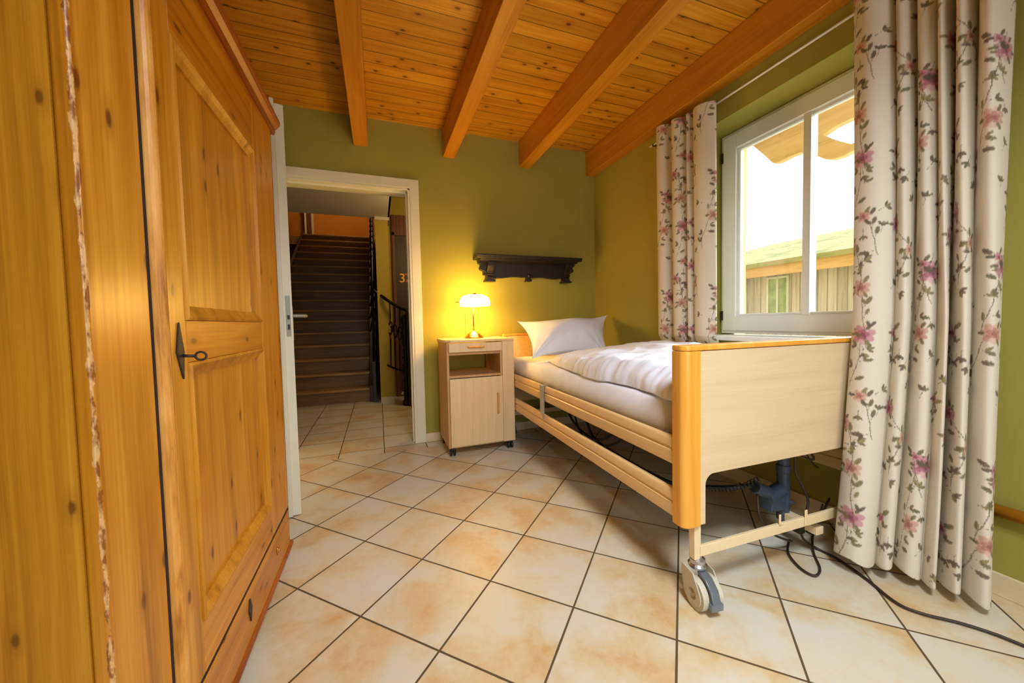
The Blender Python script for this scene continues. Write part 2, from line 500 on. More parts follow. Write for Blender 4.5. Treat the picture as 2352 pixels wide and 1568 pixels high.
# tile skirting
bb = MB(); bb.box(.33, XR, YW - .011, YW, 0, .068); bb.build('baseboard_back', plain('beige_tile_skirting', (222, 200, 160), .5, var=.06), bevel=.002, **S)
MB().box(XR - .011, XR, YB, YW - .011, 0, .076).build('baseboard_right', bpy.data.materials['beige_tile_skirting'], bevel=.002, **S)

# ceiling beams
BEAMS = [(-.127, -.028), (.528, .622), (1.180, 1.276), (1.838, 1.940)]
BEAML = ['orange glulam ceiling beam above the doorway',
         'orange glulam ceiling beam whose wall end sits above the bedside cabinet and lamp',
         'orange glulam ceiling beam whose wall end sits above the dark carved shelf',
         'orange glulam ceiling beam tight against the window wall above the curtains']
for (a, b), l in zip(BEAMS, BEAML):
    b2 = min(b, XR - .001)
    o = B(a, b2, YB + .01, YW - .001, 2.273, ZC - .001).build('ceiling_beam', M['beam'], bevel=.004)
    o['label'] = l; o['category'] = 'beam'; o['group'] = 'wooden ceiling beams'

# door frame (casing)
c = MB()
c.prism([(OPL - .068, 0), (OPL - .068, OPZ + .068), (OPR + .068, OPZ + .068), (OPR + .068, 0), (OPR, 0), (OPR, OPZ), (OPL, OPZ), (OPL, 0)], 'y', YW - .014, YW - .0)
c.box(OPL - .001, OPL + .018, YW - .012, YW + .17, 0, OPZ)
c.box(OPR - .018, OPR + .001, YW - .012, YW + .17, 0, OPZ)
c.box(OPL, OPR, YW - .012, YW + .17, OPZ - .018, OPZ + .001)
c.box(OPR - .03, OPR - .016, YW + .03, YW + .10, 0, OPZ - .01)
c.box(OPL, OPR, YW + .03, YW + .10, OPZ - .032, OPZ - .016)
c.build('trim_2', M['white'], bevel=.003, **S)

# door leaf, open into the room (seen on its edge)
hinge = Vector((-.602, 2.955, 0)); tip = Vector((-.412, 2.045, 0))
dv = (tip - hinge).normalized(); LEN = (tip - hinge).length
nv = Vector((-dv.y, dv.x, 0))       # towards +x
LM = Matrix(((dv.x, nv.x, 0, hinge.x), (dv.y, nv.y, 0, hinge.y), (0, 0, 1, 0), (0, 0, 0, 1)))
lf = MB()
lf.box(0, LEN - .012, -.018, .020, .008, 2.012)
lf.box(0, LEN, -.036, -.018, .008, 2.028)
leaf = lf.xf(LM).build('door_1', M['white'], bevel=.002, **S)
ROOT[leaf.name] = (0, 0, 0)
p = MB().box(LEN - .012, LEN - .0105, -.008, .012, .90, 1.10).xf(LM); p.build('lock_plate', M['dullsteel'], leaf)
p = MB().box(LEN - .0105, LEN - .006, -.002, .008, .985, 1.005); p.box(LEN - .0105, LEN - .009, -.002, .008, .935, .96); p.xf(LM).build('latch', M['darksteel'], leaf)
for sgn, y0 in ((1, .020), (-1, -.036)):
    h = MB()
    h.tube([(LEN - .07, y0, 1.003), (LEN - .07, y0 + sgn * .05, 1.003), (LEN - .09, y0 + sgn * .06, 1.003), (LEN - .185, y0 + sgn * .06, 1.003)], .009, 12)
    h.box(LEN - .09, LEN - .055, min(y0, y0 + sgn * .003), max(y0, y0 + sgn * .003), .88, 1.05)
    h.xf(LM).build('door_handle', M['dullsteel'], leaf, bevel=.001, label='steel lever handle')
h = MB().tube([(LEN - .07, -.036, .925), (LEN - .07, -.075, .925)], .007, 10); h.xf(LM).build('door_key', M['chrome'], leaf)

# ================================================================== HALL
HZ = 2.225
HY = 4.66
B(-3.0, .165, YW + .16, 4.72, HZ, HZ + .25).build('ceiling_hall', M['plasterwhite'], **S)
B(.146, .165, YW + .16, 5.15, HZ, 2.66).build('trim_6', M['brownbeam'], **S)
B(.165, 2.4, YW + .16, 5.3, 2.60, 2.66).build('ceiling_hall_wood', M['brownbeam'], **S)
B(-3.0, -2.9, YW + .16, 9.9, 0, 5.0).build('wall_hall_left', M['hallbrown'], **S)
B(-3.0, XL, YW + .16, YW + .17, 0, HZ).build('wall_hall_near', M['hallwall'], **S)
h = MB(); h.box(.0, .146, HY, 9.9, 0, 5.0); h.build('wall_hall_right', M['hallwall'], **S)
B(.002, .146, HY - .012, HY, 0, .075).build('baseboard_hall', M['plasterwhite'], **S)
B(.0, .165, HY - .012, HY, 2.19, HZ).build('trim_3', M['plasterwhite'], **S)
B(.146, 2.4, 5.05, 5.15, 0, 2.6).build('wall_hall_back', M['hallwall'], **S)
B(2.3, 2.4, YW + .16, 5.05, 0, 2.6).build('wall_hall_far_right', M['hallwall'], **S)
B(.146, .16, HY + .01, 5.05, 0, .07).build('baseboard_hall_2', M['plasterwhite'], **S)
B(-3.0, .15, 9.72, 9.82, 0, 5.0).build('wall_hall_end', M['orange'], **S)
B(-2.9, 0, 4.72, 9.9, 5.0, 5.05).build('ceiling_stairwell', M['plasterwhite'], **S)
B(-2.9, .0, 4.72, 4.84, HZ + .25, 5.0).build('wall_stairwell_near', M['hallbrown'], **S)

# door with the number
dr = thing('room_door', 'dark brown wooden door with gold numerals at the far right of the hall', 'door', (.62, 5.03, 0))
B(.215, 1.10, 5.012, 5.049, .005, 2.10).build('door_panel', M['hallbrown'], dr, bevel=.003)
f = MB(); f.box(.20, .235, 5.0, 5.049, 0, 2.14); f.box(1.08, 1.12, 5.0, 5.049, 0, 2.14); f.box(.20, 1.12, 5.0, 5.049, 2.10, 2.36)
f.build('door_casing', M['brownbeam'], dr, bevel=.003)
def numeral(ch, x, z, hgt, mat):
    cu = bpy.data.curves.new('numeral', 'FONT'); cu.body = ch; cu.size = hgt / .70; cu.extrude = .003; cu.bevel_depth = .0012
    t = bpy.data.objects.new('numeral_tmp', cu); COL.objects.link(t)
    dg = bpy.context.evaluated_depsgraph_get(); me = bpy.data.meshes.new_from_object(t.evaluated_get(dg))
    bpy.data.objects.remove(t)
    me.transform(Matrix.Translation((x - dr.location.x, 5.008 - dr.location.y, z)) @ Matrix.Rotation(PI / 2, 4, 'X'))
    me.materials.clear(); me.materials.append(mat)
    o = bpy.data.objects.new('numeral', me); COL.objects.link(o); o.parent = dr; ROOT[o.name] = ROOT[dr.name]
    return o
o = numeral('3', .272, 1.495, .115, M['gold']); o['label'] = 'gold numeral 3'
o = numeral('7', .340, 1.495, .115, M['copper']); o['label'] = 'reddish numeral 7'

# staircase
NS, RIS, RUN, SY0 = 17, .171, .25, 4.86
SX0, SX1 = -1.44, -.125
st = thing('staircase', 'dark brown wooden staircase rising away beyond the open doorway', 'stairs', ((SX0 + SX1) / 2, SY0, 0))
for i in range(NS):
    y = SY0 + i * RUN; z = (i + 1) * RIS
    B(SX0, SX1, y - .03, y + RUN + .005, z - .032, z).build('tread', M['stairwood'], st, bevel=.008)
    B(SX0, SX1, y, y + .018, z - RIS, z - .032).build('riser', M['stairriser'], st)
ytop = SY0 + NS * RUN
for x0, x1 in ((SX0 - .05, SX0), (SX1, SX1 + .04)):
    prof = [(SY0 - .06, 0), (SY0 - .06, .20), (SY0 + .02, .27), (ytop, NS * RIS + .12), (ytop, NS * RIS - .25), (SY0 + .35, 0)]
    MB().prism(prof, 'x', x0, x1).build('stringer', M['stringer'], st, bevel=.004)
B(-2.9, 0.0, ytop, 9.72, NS * RIS - .18, NS * RIS - .001).build('landing', M['stairwood'], **S)
# cream-framed opening with orange wall at the landing
B(-1.37, -1.33, 9.60, 9.70, NS * RIS, 5.0).build('trim_7', M['plasterwhite'], **S)
B(-1.33, -.02, 9.66, 9.70, NS * RIS, NS * RIS + .07).build('baseboard_landing', M['plasterwhite'], **S)
B(-1.50, -1.37, 9.55, 9.70, NS * RIS, 5.0).build('trim_8', M['brownbeam'], **S)
lr = thing('landing_banister', 'pale upright banister and sloping handrail high on the left of the staircase', 'banister', (-1.5, 8.9, 2.9))
B(-1.44, -1.41, 9.14, 9.17, NS * RIS, 3.75).build('banister_post', M['white'], lr)
MB().tube([(-1.57, 5.05, 1.35), (-1.57, 8.95, 3.86)], .028, 8).build('handrail', M['stringer'], lr)
MB().prism([(7.6, 3.05), (8.9, 3.85), (8.9, 4.2), (7.6, 3.4)], 'x', -1.78, -1.74).build('white_panel', M['white'], lr)
B(-1.90, -1.62, 4.95, 9.7, 0, 2.2).build('wall_stair_left', M['hallbrown'], **S)  # wall in shade: the dark brown puts that shade into its colour

# wrought-iron balustrade
ir = thing('stair_railing', 'black wrought-iron stair railing with scrolls and curved handrail end', 'railing', (-.04, SY0, 0))
RXS = -.045
hr = [(.335, 4.47, 1.04), (.345, 4.43, 1.07), (.31, 4.44, 1.11), (.25, 4.52, 1.14), (.17, 4.62 - .06, 1.19), (.06, 4.70 - .06, 1.28), (RXS, 4.90, 1.40)]
hr2 = hr + [(RXS, 5.3, 1.68), (RXS, ytop, NS * RIS + 1.02)]
MB().tube(hr2, .019, 10, 5).build('handrail', M['iron'], ir, smooth=True)
lo = [(.245, 4.47, .40), (.17, 4.58, .42), (.06, 4.70, .47), (RXS, 4.86, .52), (RXS, 5.2, .74), (RXS, ytop, NS * RIS + .16)]
MB().tube(lo, .012, 8, 5).build('lower_rail', M['iron'], ir, smooth=True)
def lerp3(a, b, t): return tuple(a[i] * (1 - t) + b[i] * t for i in range(3))
A0, A1, B0, B1 = (.245, 4.47, .40), (RXS, 4.86, .52), (.27, 4.50, 1.12), (RXS, 4.88, 1.38)
for k in range(6):
    t = .08 + k * .165
    lo_, hi_ = lerp3(A0, A1, t), lerp3(B0, B1, t)
    m_ = MB()
    mid1, mid2 = lerp3(lo_, hi_, .42), lerp3(lo_, hi_, .72)
    m_.tube([lo_, mid1], .0085, 6)
    m_.tube([mid2, hi_], .0085, 6)
    # scroll between
    cx, cy, cz = lerp3(lo_, hi_, .57)
    d = Vector((A1[0] - A0[0], A1[1] - A0[1], 0)).normalized()
    pts = []
    for q in range(15):
        a = q / 14 * 2.3 * PI; r = .075 * (1 - .55 * q / 14)
        s_ = 1 if k % 2 else -1
        pts.append((cx + d.x * math.cos(a) * r * .6 * s_, cy + d.y * math.cos(a) * r * .6 * s_, cz + math.sin(a) * r * 1.35))
    m_.tube(pts, .0085, 6)
    m_.tube([mid1, (cx + d.x * .03, cy + d.y * .03, cz), mid2], .005, 6, 4)
    m_.build('baluster', M['iron'], ir, smooth=True)
for k in range(17):
    y = 5.0 + k * .25; zb = .60 + k * .171
    m_ = MB().tube([(RXS - .02, y, zb - .03), (RXS - .02, y, zb + .86)], .014, 6)
    pts = [(RXS - .02 + .034 * math.sin(a * 2.2 * PI / 10), y + .06 * math.cos(a * 2.2 * PI / 10), zb + .42 + .15 * math.sin(a * 2.2 * PI / 10)) for a in range(11)]
    m_.tube(pts, .011, 6)
    m_.build('baluster', M['iron'], ir, smooth=True)
nw = MB()
nx, ny = .285, 4.44
nw.lathe([(.05, 0), (.055, .02), (.045, .05), (.03, .07), (.034, .11), (.045, .13), (.03, .16), (.022, .2), (.02, .36), (.036, .39), (.036, .42), (.022, .46), (.02, .66), (.032, .74), (.042, .84), (.03, .93), (.042, .97), (.05, 1.0), (.035, 1.04), (.015, 1.06)], (nx, ny, 0), 16)
for k in range(10):
    z = .2 + k * .09
    nw.lathe([(.004, -.014), (.014, -.008), (.018, 0), (.014, .008), (.004, .014)], (nx - .03, ny - .02 + .008 * (k % 2), z), 8)
nw.build('newel_post', M['iron'], ir, smooth=True)
B(.30, .40, 4.34, 4.46, 0, 1.09).build('square_post', M['iron'], ir, bevel=.008)
MB().lathe([(.004, 0), (.02, .004), (.024, .02), (.02, .036), (.004, .04)], (nx - .045, ny - .03, .13), 10).build('rosette', M['chrome'], ir, label='bright metal rosette low on the newel')
B(-.085, -.05, SY0 - .10, SY0 - .06, 0, .50).build('base_post', M['stringer'], ir)

# ================================================================== WINDOW
FX = 2.100
win = MB()
fy0, fy1, fz0, fz1 = WY0 + .012, WY1 - .012, WZ0 + .012, WZ1 - .004
def ring(mb, x0, x1, y0, y1, z0, z1, t):
    mb.box(x0, x1, y0, y0 + t, z0, z1); mb.box(x0, x1, y1 - t, y1, z0, z1)
    mb.box(x0, x1, y0 + t, y1 - t, z0, z0 + t); mb.box(x0, x1, y0 + t, y1 - t, z1 - t, z1)
ring(win, FX + .012, FX + .075, fy0, fy1, fz0, fz1, .05)
wo = win.build('window_1', M['pvc'], bevel=.002, **S)
ROOT[wo.name] = (0, 0, 0)
sa = MB(); ring(sa, FX, FX + .06, fy0 + .018, fy1 - .018, fz0 + .018, fz1 - .018, .088)
ring(sa, FX + .02, FX + .05, fy0 + .10, fy1 - .10, fz0 + .10, fz1 - .10, .022)
sa.build('sash', M['pvc'], wo, bevel=.004)
B(FX + .006, FX + .062, 1.262, 1.298, fz0 + .1, fz1 - .1).build('glazing_bar', M['pvc'], wo, bevel=.003)
B(FX + .033, FX + .037, fy0 + .12, fy1 - .12, fz0 + .12, fz1 - .12).build('window_pane', M['glass'], wo)
h = MB(); h.box(FX - .006, FX + .006, fy1 - .022, fy1 - .006, 1.93, 1.99); h.box(FX - .006, FX + .006, fy1 - .022, fy1 - .006, .93, .99)
h.build('hinge', M['oldiron'], wo)
B(XR - .03, FX + .09, WY0 + .001, WY1 - .001, WZ0 - .022, WZ0 + .004).build('trim_4', M['pvc'], bevel=.004, **S)

# ================================================================== OUTSIDE
B(2.3, 40, -20, 40, -.45, -.4).build('ground', plain('pale_gravel_ground', (222, 216, 190), .95, var=.15, nscale=2), **S)
ev = MB()
poly = [(2.60, 2.52), (2.353, 2.449), (2.235, 2.378), (2.14, 2.26), (2.075, 2.175), (2.054, 2.161), (2.02, 2.156), (1.95, 2.165), (1.869, 2.165), (1.82, 2.14), (1.775, 2.106), (1.70, 2.045), (1.661, 2.028), (1.60, 2.022), (1.554, 2.035), (1.2, 2.06),
        (1.2, 2.10), (1.554, 2.085), (1.64, 2.15), (1.722, 2.223), (1.65, 2.245), (1.554, 2.25), (1.2, 2.22), (1.2, 2.85), (2.60, 2.85)]
eo = ev.prism(poly, 'x', 3.0, 3.05).build('eave_board', wood('brown_eave_wood', (232, 200, 156), (220, 182, 134), (196, 154, 108), 'y', across=14), bevel=.004)
eo['label'] = 'carved brown wooden eave board with a scalloped edge outside the window'; eo['category'] = 'eave board'
ew = B(2.28, 3.0, .2, 2.6, 2.86, 2.90).build('eave_soffit', bpy.data.materials['brown_eave_wood'])
ew['label'] = 'brown boarded underside of the roof overhang above the window'; ew['category'] = 'soffit'

ob = thing('outbuilding', 'long timber outbuilding with mossy roof seen through the window', 'building', (8.5, 4.0, -.4))
B(8.0, 8.1, -2, 9.5, -.4, 1.95).build('plank_wall', wood('weathered_grey_planks', (206, 192, 168), (190, 174, 150), (158, 142, 120), 'z', across=14, along=1, plank=('y', .16), groove=(.010, .45), tintvar=.15, rough=.9), ob)
B(7.55, 7.62, -2.2, 9.7, 1.78, 2.02).build('fascia', wood('tan_fascia_board', (226, 180, 116), (210, 162, 98), (180, 134, 76), 'y', across=10), ob)
roof = MB()
e_z, r_z = 2.06, 2.93
vs = [(7.45, -2.4, e_z), (7.45, 10.2, e_z), (10.3, 7.1, r_z), (10.3, -2.4, r_z), (13.2, -2.4, e_z), (13.2, 10.2, e_z)]
n0 = len(vs)
vs2 = [(x, y, z - .09) for x, y, z in vs]
roof.add(vs + vs2, [(0, 1, 2, 3), (3, 2, 5, 4), (1, 5, 2), (6, 9, 8, 7), (9, 10, 11, 8), (7, 8, 11), (0, 6, 7, 1), (1, 7, 11, 5), (4, 5, 11, 10), (0, 3, 9, 6), (3, 4, 10, 9)])
def m_moss():
    k = NT('mossy_roof_tiles'); c = k.coord()
    n = k.noise(c, 1.8, 6, .65); n2 = k.noise(k.mapv(c, (2, .6, 2)), 6, 4)
    f = k.math('ADD', k.math('MULTIPLY', n, .6), k.math('MULTIPLY', n2, .4))
    k.color(k.ramp(f, [(.38, s2l((120, 124, 66))), (.5, s2l((160, 154, 92))), (.64, s2l((176, 150, 108)))])); k.rough(.95)
    k.bump(n2, .5, .05)
    return k.m
roof.build('roof', m_moss(), ob)
f = MB(); ring(f, 7.97, 8.0, 5.16, 5.62, .84, 1.79, .045); f.box(7.97, 8.0, 5.37, 5.41, .88, 1.75)
wf = f.build('window', plain('pale_green_grey_frame', (206, 204, 176), .7), ob); ROOT[wf.name] = ROOT[ob.name]
B(7.985, 7.995, 5.2, 5.58, .88, 1.75).build('pane', plain('greenish_pane', (150, 160, 100), .3, var=.25, nscale=6), wf)

# ================================================================== WARDROBE
WX = -.370; WD = -.93
Y0, Y1 = .665, 1.688
wd = thing('wardrobe', 'antique honey pine wardrobe with panelled door, worn edges and iron key plate', 'wardrobe', ((WX + WD) / 2, (Y0 + Y1) / 2, 0))
rx, ry = wd.location.x, wd.location.y
M['pinecorner'] = wood('worn_corner_pine', (212, 148, 48), (188, 120, 24), (144, 84, 8), 'z', worn=[('y', Y0 - ry, 'x', WX - rx, .0055)], **PINE)
B(WD, WX - .0222, Y0, Y0 + .022, .06, 1.72).build('side_panel', M['pineside'], wd)
B(WD, WX - .022, Y1 - .022, Y1, .06, 1.72).build('side_panel', M['pineside'], wd, bevel=.002)
B(WD, WD + .015, Y0 + .022, Y1 - .022, .06, 1.72).build('back_panel', M['pineside'], wd)
B(WX - .022, WX, Y0, .812, .06, 1.72).build('corner_stile', M['pinecorner'], wd, bevel=.005, label='wide corner stile with chipped pale edge')
B(WX - .022, WX, 1.560, Y1, .218, 1.72).build('corner_stile', M['pine'], wd, bevel=.004)
B(WX - .022, WX, .812, 1.560, 1.688, 1.72).build('top_rail', M['pineh'], wd)
bz = B(WX - .022, WX + .001, .812, Y1, .062, .206).build('base_board', M['pineh'], wd, bevel=.003)
ROOT[bz.name] = ROOT[wd.name]
B(WX - .05, WX - .023, Y0 + .02, Y1 - .02, .05, 1.70).build('carcass_interior', M['gap'], wd)
# dark strips painting shadow and grime into the gaps round the door
B(WX - .0218, WX - .002, .8125, .8215, .218, 1.70).build('gap_shadow_strip', M['gap'], wd, label='dark shadow strip in the gap beside the door')
B(WX - .0218, WX - .002, .8215, Y1 - .001, .2065, .2165).build('gap_shadow_strip', M['gap'], wd, label='dark shadow strip in the gap below the door')
# base moulding and feet
mo = MB(); mo.prism([(WX - .02, .050), (WX + .006, .050), (WX + .010, .058), (WX + .004, .070), (WX - .02, .070)], 'y', Y0, Y1 + .022)
mo.box(WD, WX, Y1, Y1 + .022, .05, .07)
mo.build('base_moulding', M['pinedark'], wd, bevel=.002)
for yy in (Y0 + .04, Y1 - .13):
    for xx in (WX - .06, WD + .02):
        B(xx, xx + .045, yy, yy + .06, 0, .055).build('foot', M['pinedark'], wd, bevel=.006)
# cornice
prof = [(WX - .03, 1.712), (WX + .006, 1.712), (WX + .010, 1.722), (WX + .010, 1.730), (WX + .022, 1.742), (WX + .028, 1.752), (WX + .028, 1.764), (WX + .020, 1.774), (WX + .006, 1.782), (WX - .03, 1.786)]
co_ = MB().prism(prof, 'y', Y0 - .03, Y1 + .03)
co_.box(WD, WX, Y0 - .03, Y1 + .03, 1.72, 1.786)
co_.build('cornice', M['pinedark'], wd)
# door
dy0, dy1, dz0, dz1 = .822, 1.553, .226, 1.684
dr_ = MB()
dr_.box(WX - .020, WX + .004, dy0 + .024, .922, dz0, dz1)        # lock stile
dr_.box(WX - .020, WX + .004, 1.433, dy1, dz0, dz1)
door = dr_.build('door', M['pine'], wd, bevel=.003)
ROOT[door.name] = ROOT[wd.name]
for za, zb in ((dz0, .336), (.880, .967), (1.528, dz1)):
    B(WX - .020, WX + .004, .922, 1.433, za, zb).build('cross_rail', M['pineh'], door, bevel=.002)
# rounded pale bead along the door's opening edge
bd = MB()
pr = [(WX - .02, dy0)] + [(WX + .000 + .014 * math.sin(a), dy0 + .013 - .013 * math.cos(a)) for a in [i * PI / 8 for i in range(9)]] + [(WX - .02, dy0 + .026)]
bd.prism(pr, 'z', dz0 - .0, dz1)
bd.build('edge_bead', M['pinebead'], door, smooth=False, label='rounded pale worn strip on the opening edge')
# panels with sunken moulding frames
for z0, z1 in ((.336, .880), (.967, 1.528)):
    y0, y1 = .922, 1.433
    B(WX - .018, WX - .010, y0, y1, z0, z1).build('door_panel', M['pine'], door)
    t = .030
    mm = MB()
    def strip(a0, a1, b0, b1, vert, inner_hi):
        # sloping moulding strip from frame (high) to panel (low)
        pass
    # four mitred strips: outer edge raised, inner edge low
    O = [(y0, z0), (y1, z0), (y1, z1), (y0, z1)]
    I = [(y0 + t, z0 + t), (y1 - t, z0 + t), (y1 - t, z1 - t), (y0 + t, z1 - t)]
    I2 = [(y0 + t * .55, z0 + t * .55), (y1 - t * .55, z0 + t * .55), (y1 - t * .55, z1 - t * .55), (y0 + t * .55, z1 - t * .55)]
    I1 = [(y0 + t * .2, z0 + t * .2), (y1 - t * .2, z0 + t * .2), (y1 - t * .2, z1 - t * .2), (y0 + t * .2, z1 - t * .2)]
    lay = [(O, WX + .007), (I1, WX + .0095), (I2, WX + .003), (I, WX - .004), (I, WX - .011)]
    vs = []; fs = []
    for pts, xx in lay: vs += [(xx, a, b) for a, b in pts]
    for q in range(len(lay) - 1):
        for i in range(4):
            a = q * 4 + i; b = q * 4 + (i + 1) % 4
            fs.append((a, b, b + 4, a + 4))
    vs += [(WX - .01, a, b) for a, b in O]; L0 = len(lay) * 4
    for i in range(4): fs.append((i, (i + 1) % 4, L0 + (i + 1) % 4, L0 + i))
    mm.add(vs, fs)
    mm.build('panel_moulding', M['pineh'] if False else M['pine'], door)
# key plate (diamond) and key
es = MB().prism([(.8885, .963), (.902, .905), (.896, .850), (.875, .905)], 'x', WX + .004, WX + .008)
esc = es.build('key_plate', M['oldiron'], door, bevel=.001, label='dark iron diamond key plate'); ROOT[esc.name] = ROOT[wd.name]
ky = MB().tube([(WX + .006, .893, .897), (WX + .027, .895, .895)], .003, 8)
ky.tube([(WX + .027 + .009 * (1 - math.cos(a)), .895, .895 + .008 * math.sin(a)) for a in [i * 2 * PI / 14 for i in range(15)]], .0022, 8)
ky.build('key', M['oldiron'], door, smooth=True, label='iron key with a looped bow')
es = MB().prism([(1.20, .185), (1.212, .155), (1.20, .118), (1.188, .155)], 'x', WX + .001, WX + .005)
es.build('key_plate', M['oldiron'], bz, bevel=.001, label='small dark diamond key plate')
MB().tube([(WX + .003, 1.50 + .011 * math.cos(a), .148 + .013 * math.sin(a)) for a in [i * 2 * PI / 12 for i in range(13)]], .0025, 6).build('ring', M['brass'], bz, smooth=True)

# ================================================================== BED
XB0, XB1 = .900, 1.870
bed = thing('care_bed', 'adjustable care bed with beech footboard, slatted side rails and metal wheels', 'bed', (1.385, 1.9, 0))
# footboard
FY0, FY1 = .893, .932
r = .035
arc = lambda cx, cz, r, a0, a1, n=8: [(cx + r * math.cos(a0 + (a1 - a0) * i / n), cz + r * math.sin(a0 + (a1 - a0) * i / n)) for i in range(n + 1)]
ZA = .436
inner = [(.990, .272)] + arc(.990 + r, ZA - r, r, PI, PI / 2) + arc(XB1 - .09 - r, ZA - r, r, PI / 2, 0) + [(XB1 - .09, .272)]
fbp = MB().prism([(.955, .272), (.955, .843), (XB1 - .055, .843), (XB1 - .055, .272)] + inner[::-1], 'y', FY0, FY1)
fb = fbp.build('footboard', M['beech'], bed, bevel=.003); ROOT[fb.name] = ROOT[bed.name]
def post(xa, sgn, z0, z1, yf, yb, depth=.066):
    # rounded vertical post, outer side at xa
    pl = []
    n = 8
    rr_ = .030
    if sgn > 0:
        pl = [(xa + depth, yb), (xa, yb)] + [(xa + rr_ - rr_ * math.cos(a), yf + rr_ * .8 - rr_ * .8 * math.sin(a)) for a in [i * PI / 2 / n for i in range(n + 1)]] + [(xa + depth, yf)]
    else:
        pl = [(xa - depth, yb), (xa, yb)] + [(xa - rr_ + rr_ * math.cos(a), yf + rr_ * .8 - rr_ * .8 * math.sin(a)) for a in [i * PI / 2 / n for i in range(n + 1)]] + [(xa - depth, yf)]
    return pl
for xa, sg in ((XB0, 1), (XB1, -1)):
    MB().prism(post(xa, sg, 0, 0, FY0 - .003, .945), 'z', .270, .8435).build('edge_post', M['beechedge'], fb, bevel=.002, label='amber rounded edge post')
capl = post(XB0, 1, 0, 0, FY0 - .003, .945); capr = post(XB1, -1, 0, 0, FY0 - .003, .945)
MB().prism(capl[1:-1] + capr[1:-1][::-1], 'z', .8445, .862).build('top_cap', M['beechedge'], fb, bevel=.003, label='amber top edging')
# headboard
HB0, HB1 = 2.905, 2.945
hb = B(.955, XB1 - .055, HB0, HB1, .272, .832).build('headboard', M['beechrail'], bed, bevel=.003); ROOT[hb.name] = ROOT[bed.name]
for xa, sg in ((XB0 + .03, 1), (XB1, -1)):
    d_ = .05
    B(min(xa, xa + sg * d_), max(xa, xa + sg * d_), HB0 - .006, HB1 + .004, .27, .85).build('edge_post', M['beechedge'], hb, bevel=.012)
B(.955, XB1 - .05, HB0 - .004, HB1 + .004, .832, .85).build('top_cap', M['beechedge'], hb, bevel=.004)
# side rails (two slats each side) with a groove along the face
def rail(xo, sgn, z0, z1):
    t = .024
    zz = [0, .10, .50, .54, .60, .64, .90, 1.0]
    dp = [.006, 0, 0, .005, .005, 0, 0, .006]
    out = [(xo + sgn * d, z0 + (z1 - z0) * q) for q, d in zip(zz, dp)]
    back = [(xo + sgn * (t - d), z0 + (z1 - z0) * q) for q, d in zip(zz[::-1], dp[::-1])]
    return MB().prism(out + back, 'y', .948, 2.90)
for xo, sg in ((.905, 1), (XB1 - .012, -1)):
    for z0, z1 in ((.462, .556), (.283, .378)):
        rail(xo, sg, z0, z1).build('side_rail', M['beechrail'], bed, bevel=.0015)
# rail bracket
bk = MB(); bk.box(.893, .904, 1.995, 2.045, .385, .560); bk.box(.893, .935, 1.995, 2.045, .556, .562); bk.box(.90, .904, 2.012, 2.028, .35, .39)
bk.build('rail_bracket', M['chrome'], bed, bevel=.002, label='steel bracket over the upper side rail')
# under-frame
uf = MB()
for x in (.99, 1.76): uf.box(x, x + .03, .96, 2.88, .462, .50)
for y in (.99, 1.35, 1.75, 2.15, 2.5, 2.84): uf.box(.99, 1.79, y, y + .03, .455, .485)
uf.box(.96, 1.82, .965, 2.87, .502, .512)
uf.build('bed_frame', M['darksteel'], bed)
# mechanism in the middle
mc = MB()
mc.box(1.30, 1.42, 1.9, 2.35, .36, .45); mc.box(1.2, 1.55, 2.2, 2.27, .38, .43)
mc.tube([(1.36, 1.9, .40), (1.36, 1.55, .44)], .022, 10)
mc.build('drive_unit', M['blackplastic'], bed, bevel=.01)
cb = MB()
cb.tube([(1.3, 2.42, .43), (1.22, 2.3, .30), (1.22, 2.1, .21), (1.26, 1.95, .20), (1.32, 1.84, .30), (1.34, 1.8, .44)], .008, 8, 6)
cb.tube([(1.26, 2.3, .43), (1.2, 2.15, .27), (1.2, 2.0, .18), (1.25, 1.86, .19), (1.3, 1.75, .28), (1.36, 1.7, .43)], .006, 8, 6)
cb.tube([(1.28, 2.2, .40), (1.26, 2.05, .20), (1.3, 1.8, .14), (1.3, 1.4, .15), (1.22, 1.12, .26), (1.3, 1.02, .29), (1.38, 1.035, .28)], .009, 8, 6)
cb.build('control_cable', M['blackplastic'], bed, smooth=True, label='black cables hanging under the bed')
# coiled cable
pts = []
for i in range(150):
    t = i / 149; a = t * 2 * PI * 14
    x = 1.12 + .25 * t; z = .322 - .02 * math.sin(PI * t)
    pts.append((x, 1.0 + .008 * math.cos(a), z + .008 * math.sin(a)))
MB().tube(pts, .0019, 5).build('coiled_cable', M['blackplastic'], bed, smooth=True)
# lifting column and motor at the foot end
lc = MB()
lc.lathe([(.0235, 0), (.0235, .20), (.026, .205), (.026, .23), (.0205, .235), (.0205, .40)], (1.575, 1.05, .095), 24)
lc.build('lifting_column', M['motor'], bed, smooth=False, bevel=0)
mt = MB()
mt.tube([(1.56, 1.05, .225), (1.47, 1.045, .205)], .030, 16)
mt.box(1.475, 1.56, 1.025, 1.075, .15, .23)
mt.tube([(1.48, 1.045, .225), (1.392, 1.035, .268)], .025, 16)
mt.tube([(1.575, 1.05, .10), (1.59, 1.04, .075)], .016, 12)
mt.tube([(1.59, 1.04, .17), (1.612, 1.03, .165)], .009, 10)
mt.build('column_motor', M['motor'], bed, bevel=.004, smooth=True)
MB().tube([(1.382, 1.03, .273), (1.40, 1.037, .264)], .018, 12).build('motor_cap', M['blackplastic'], bed)
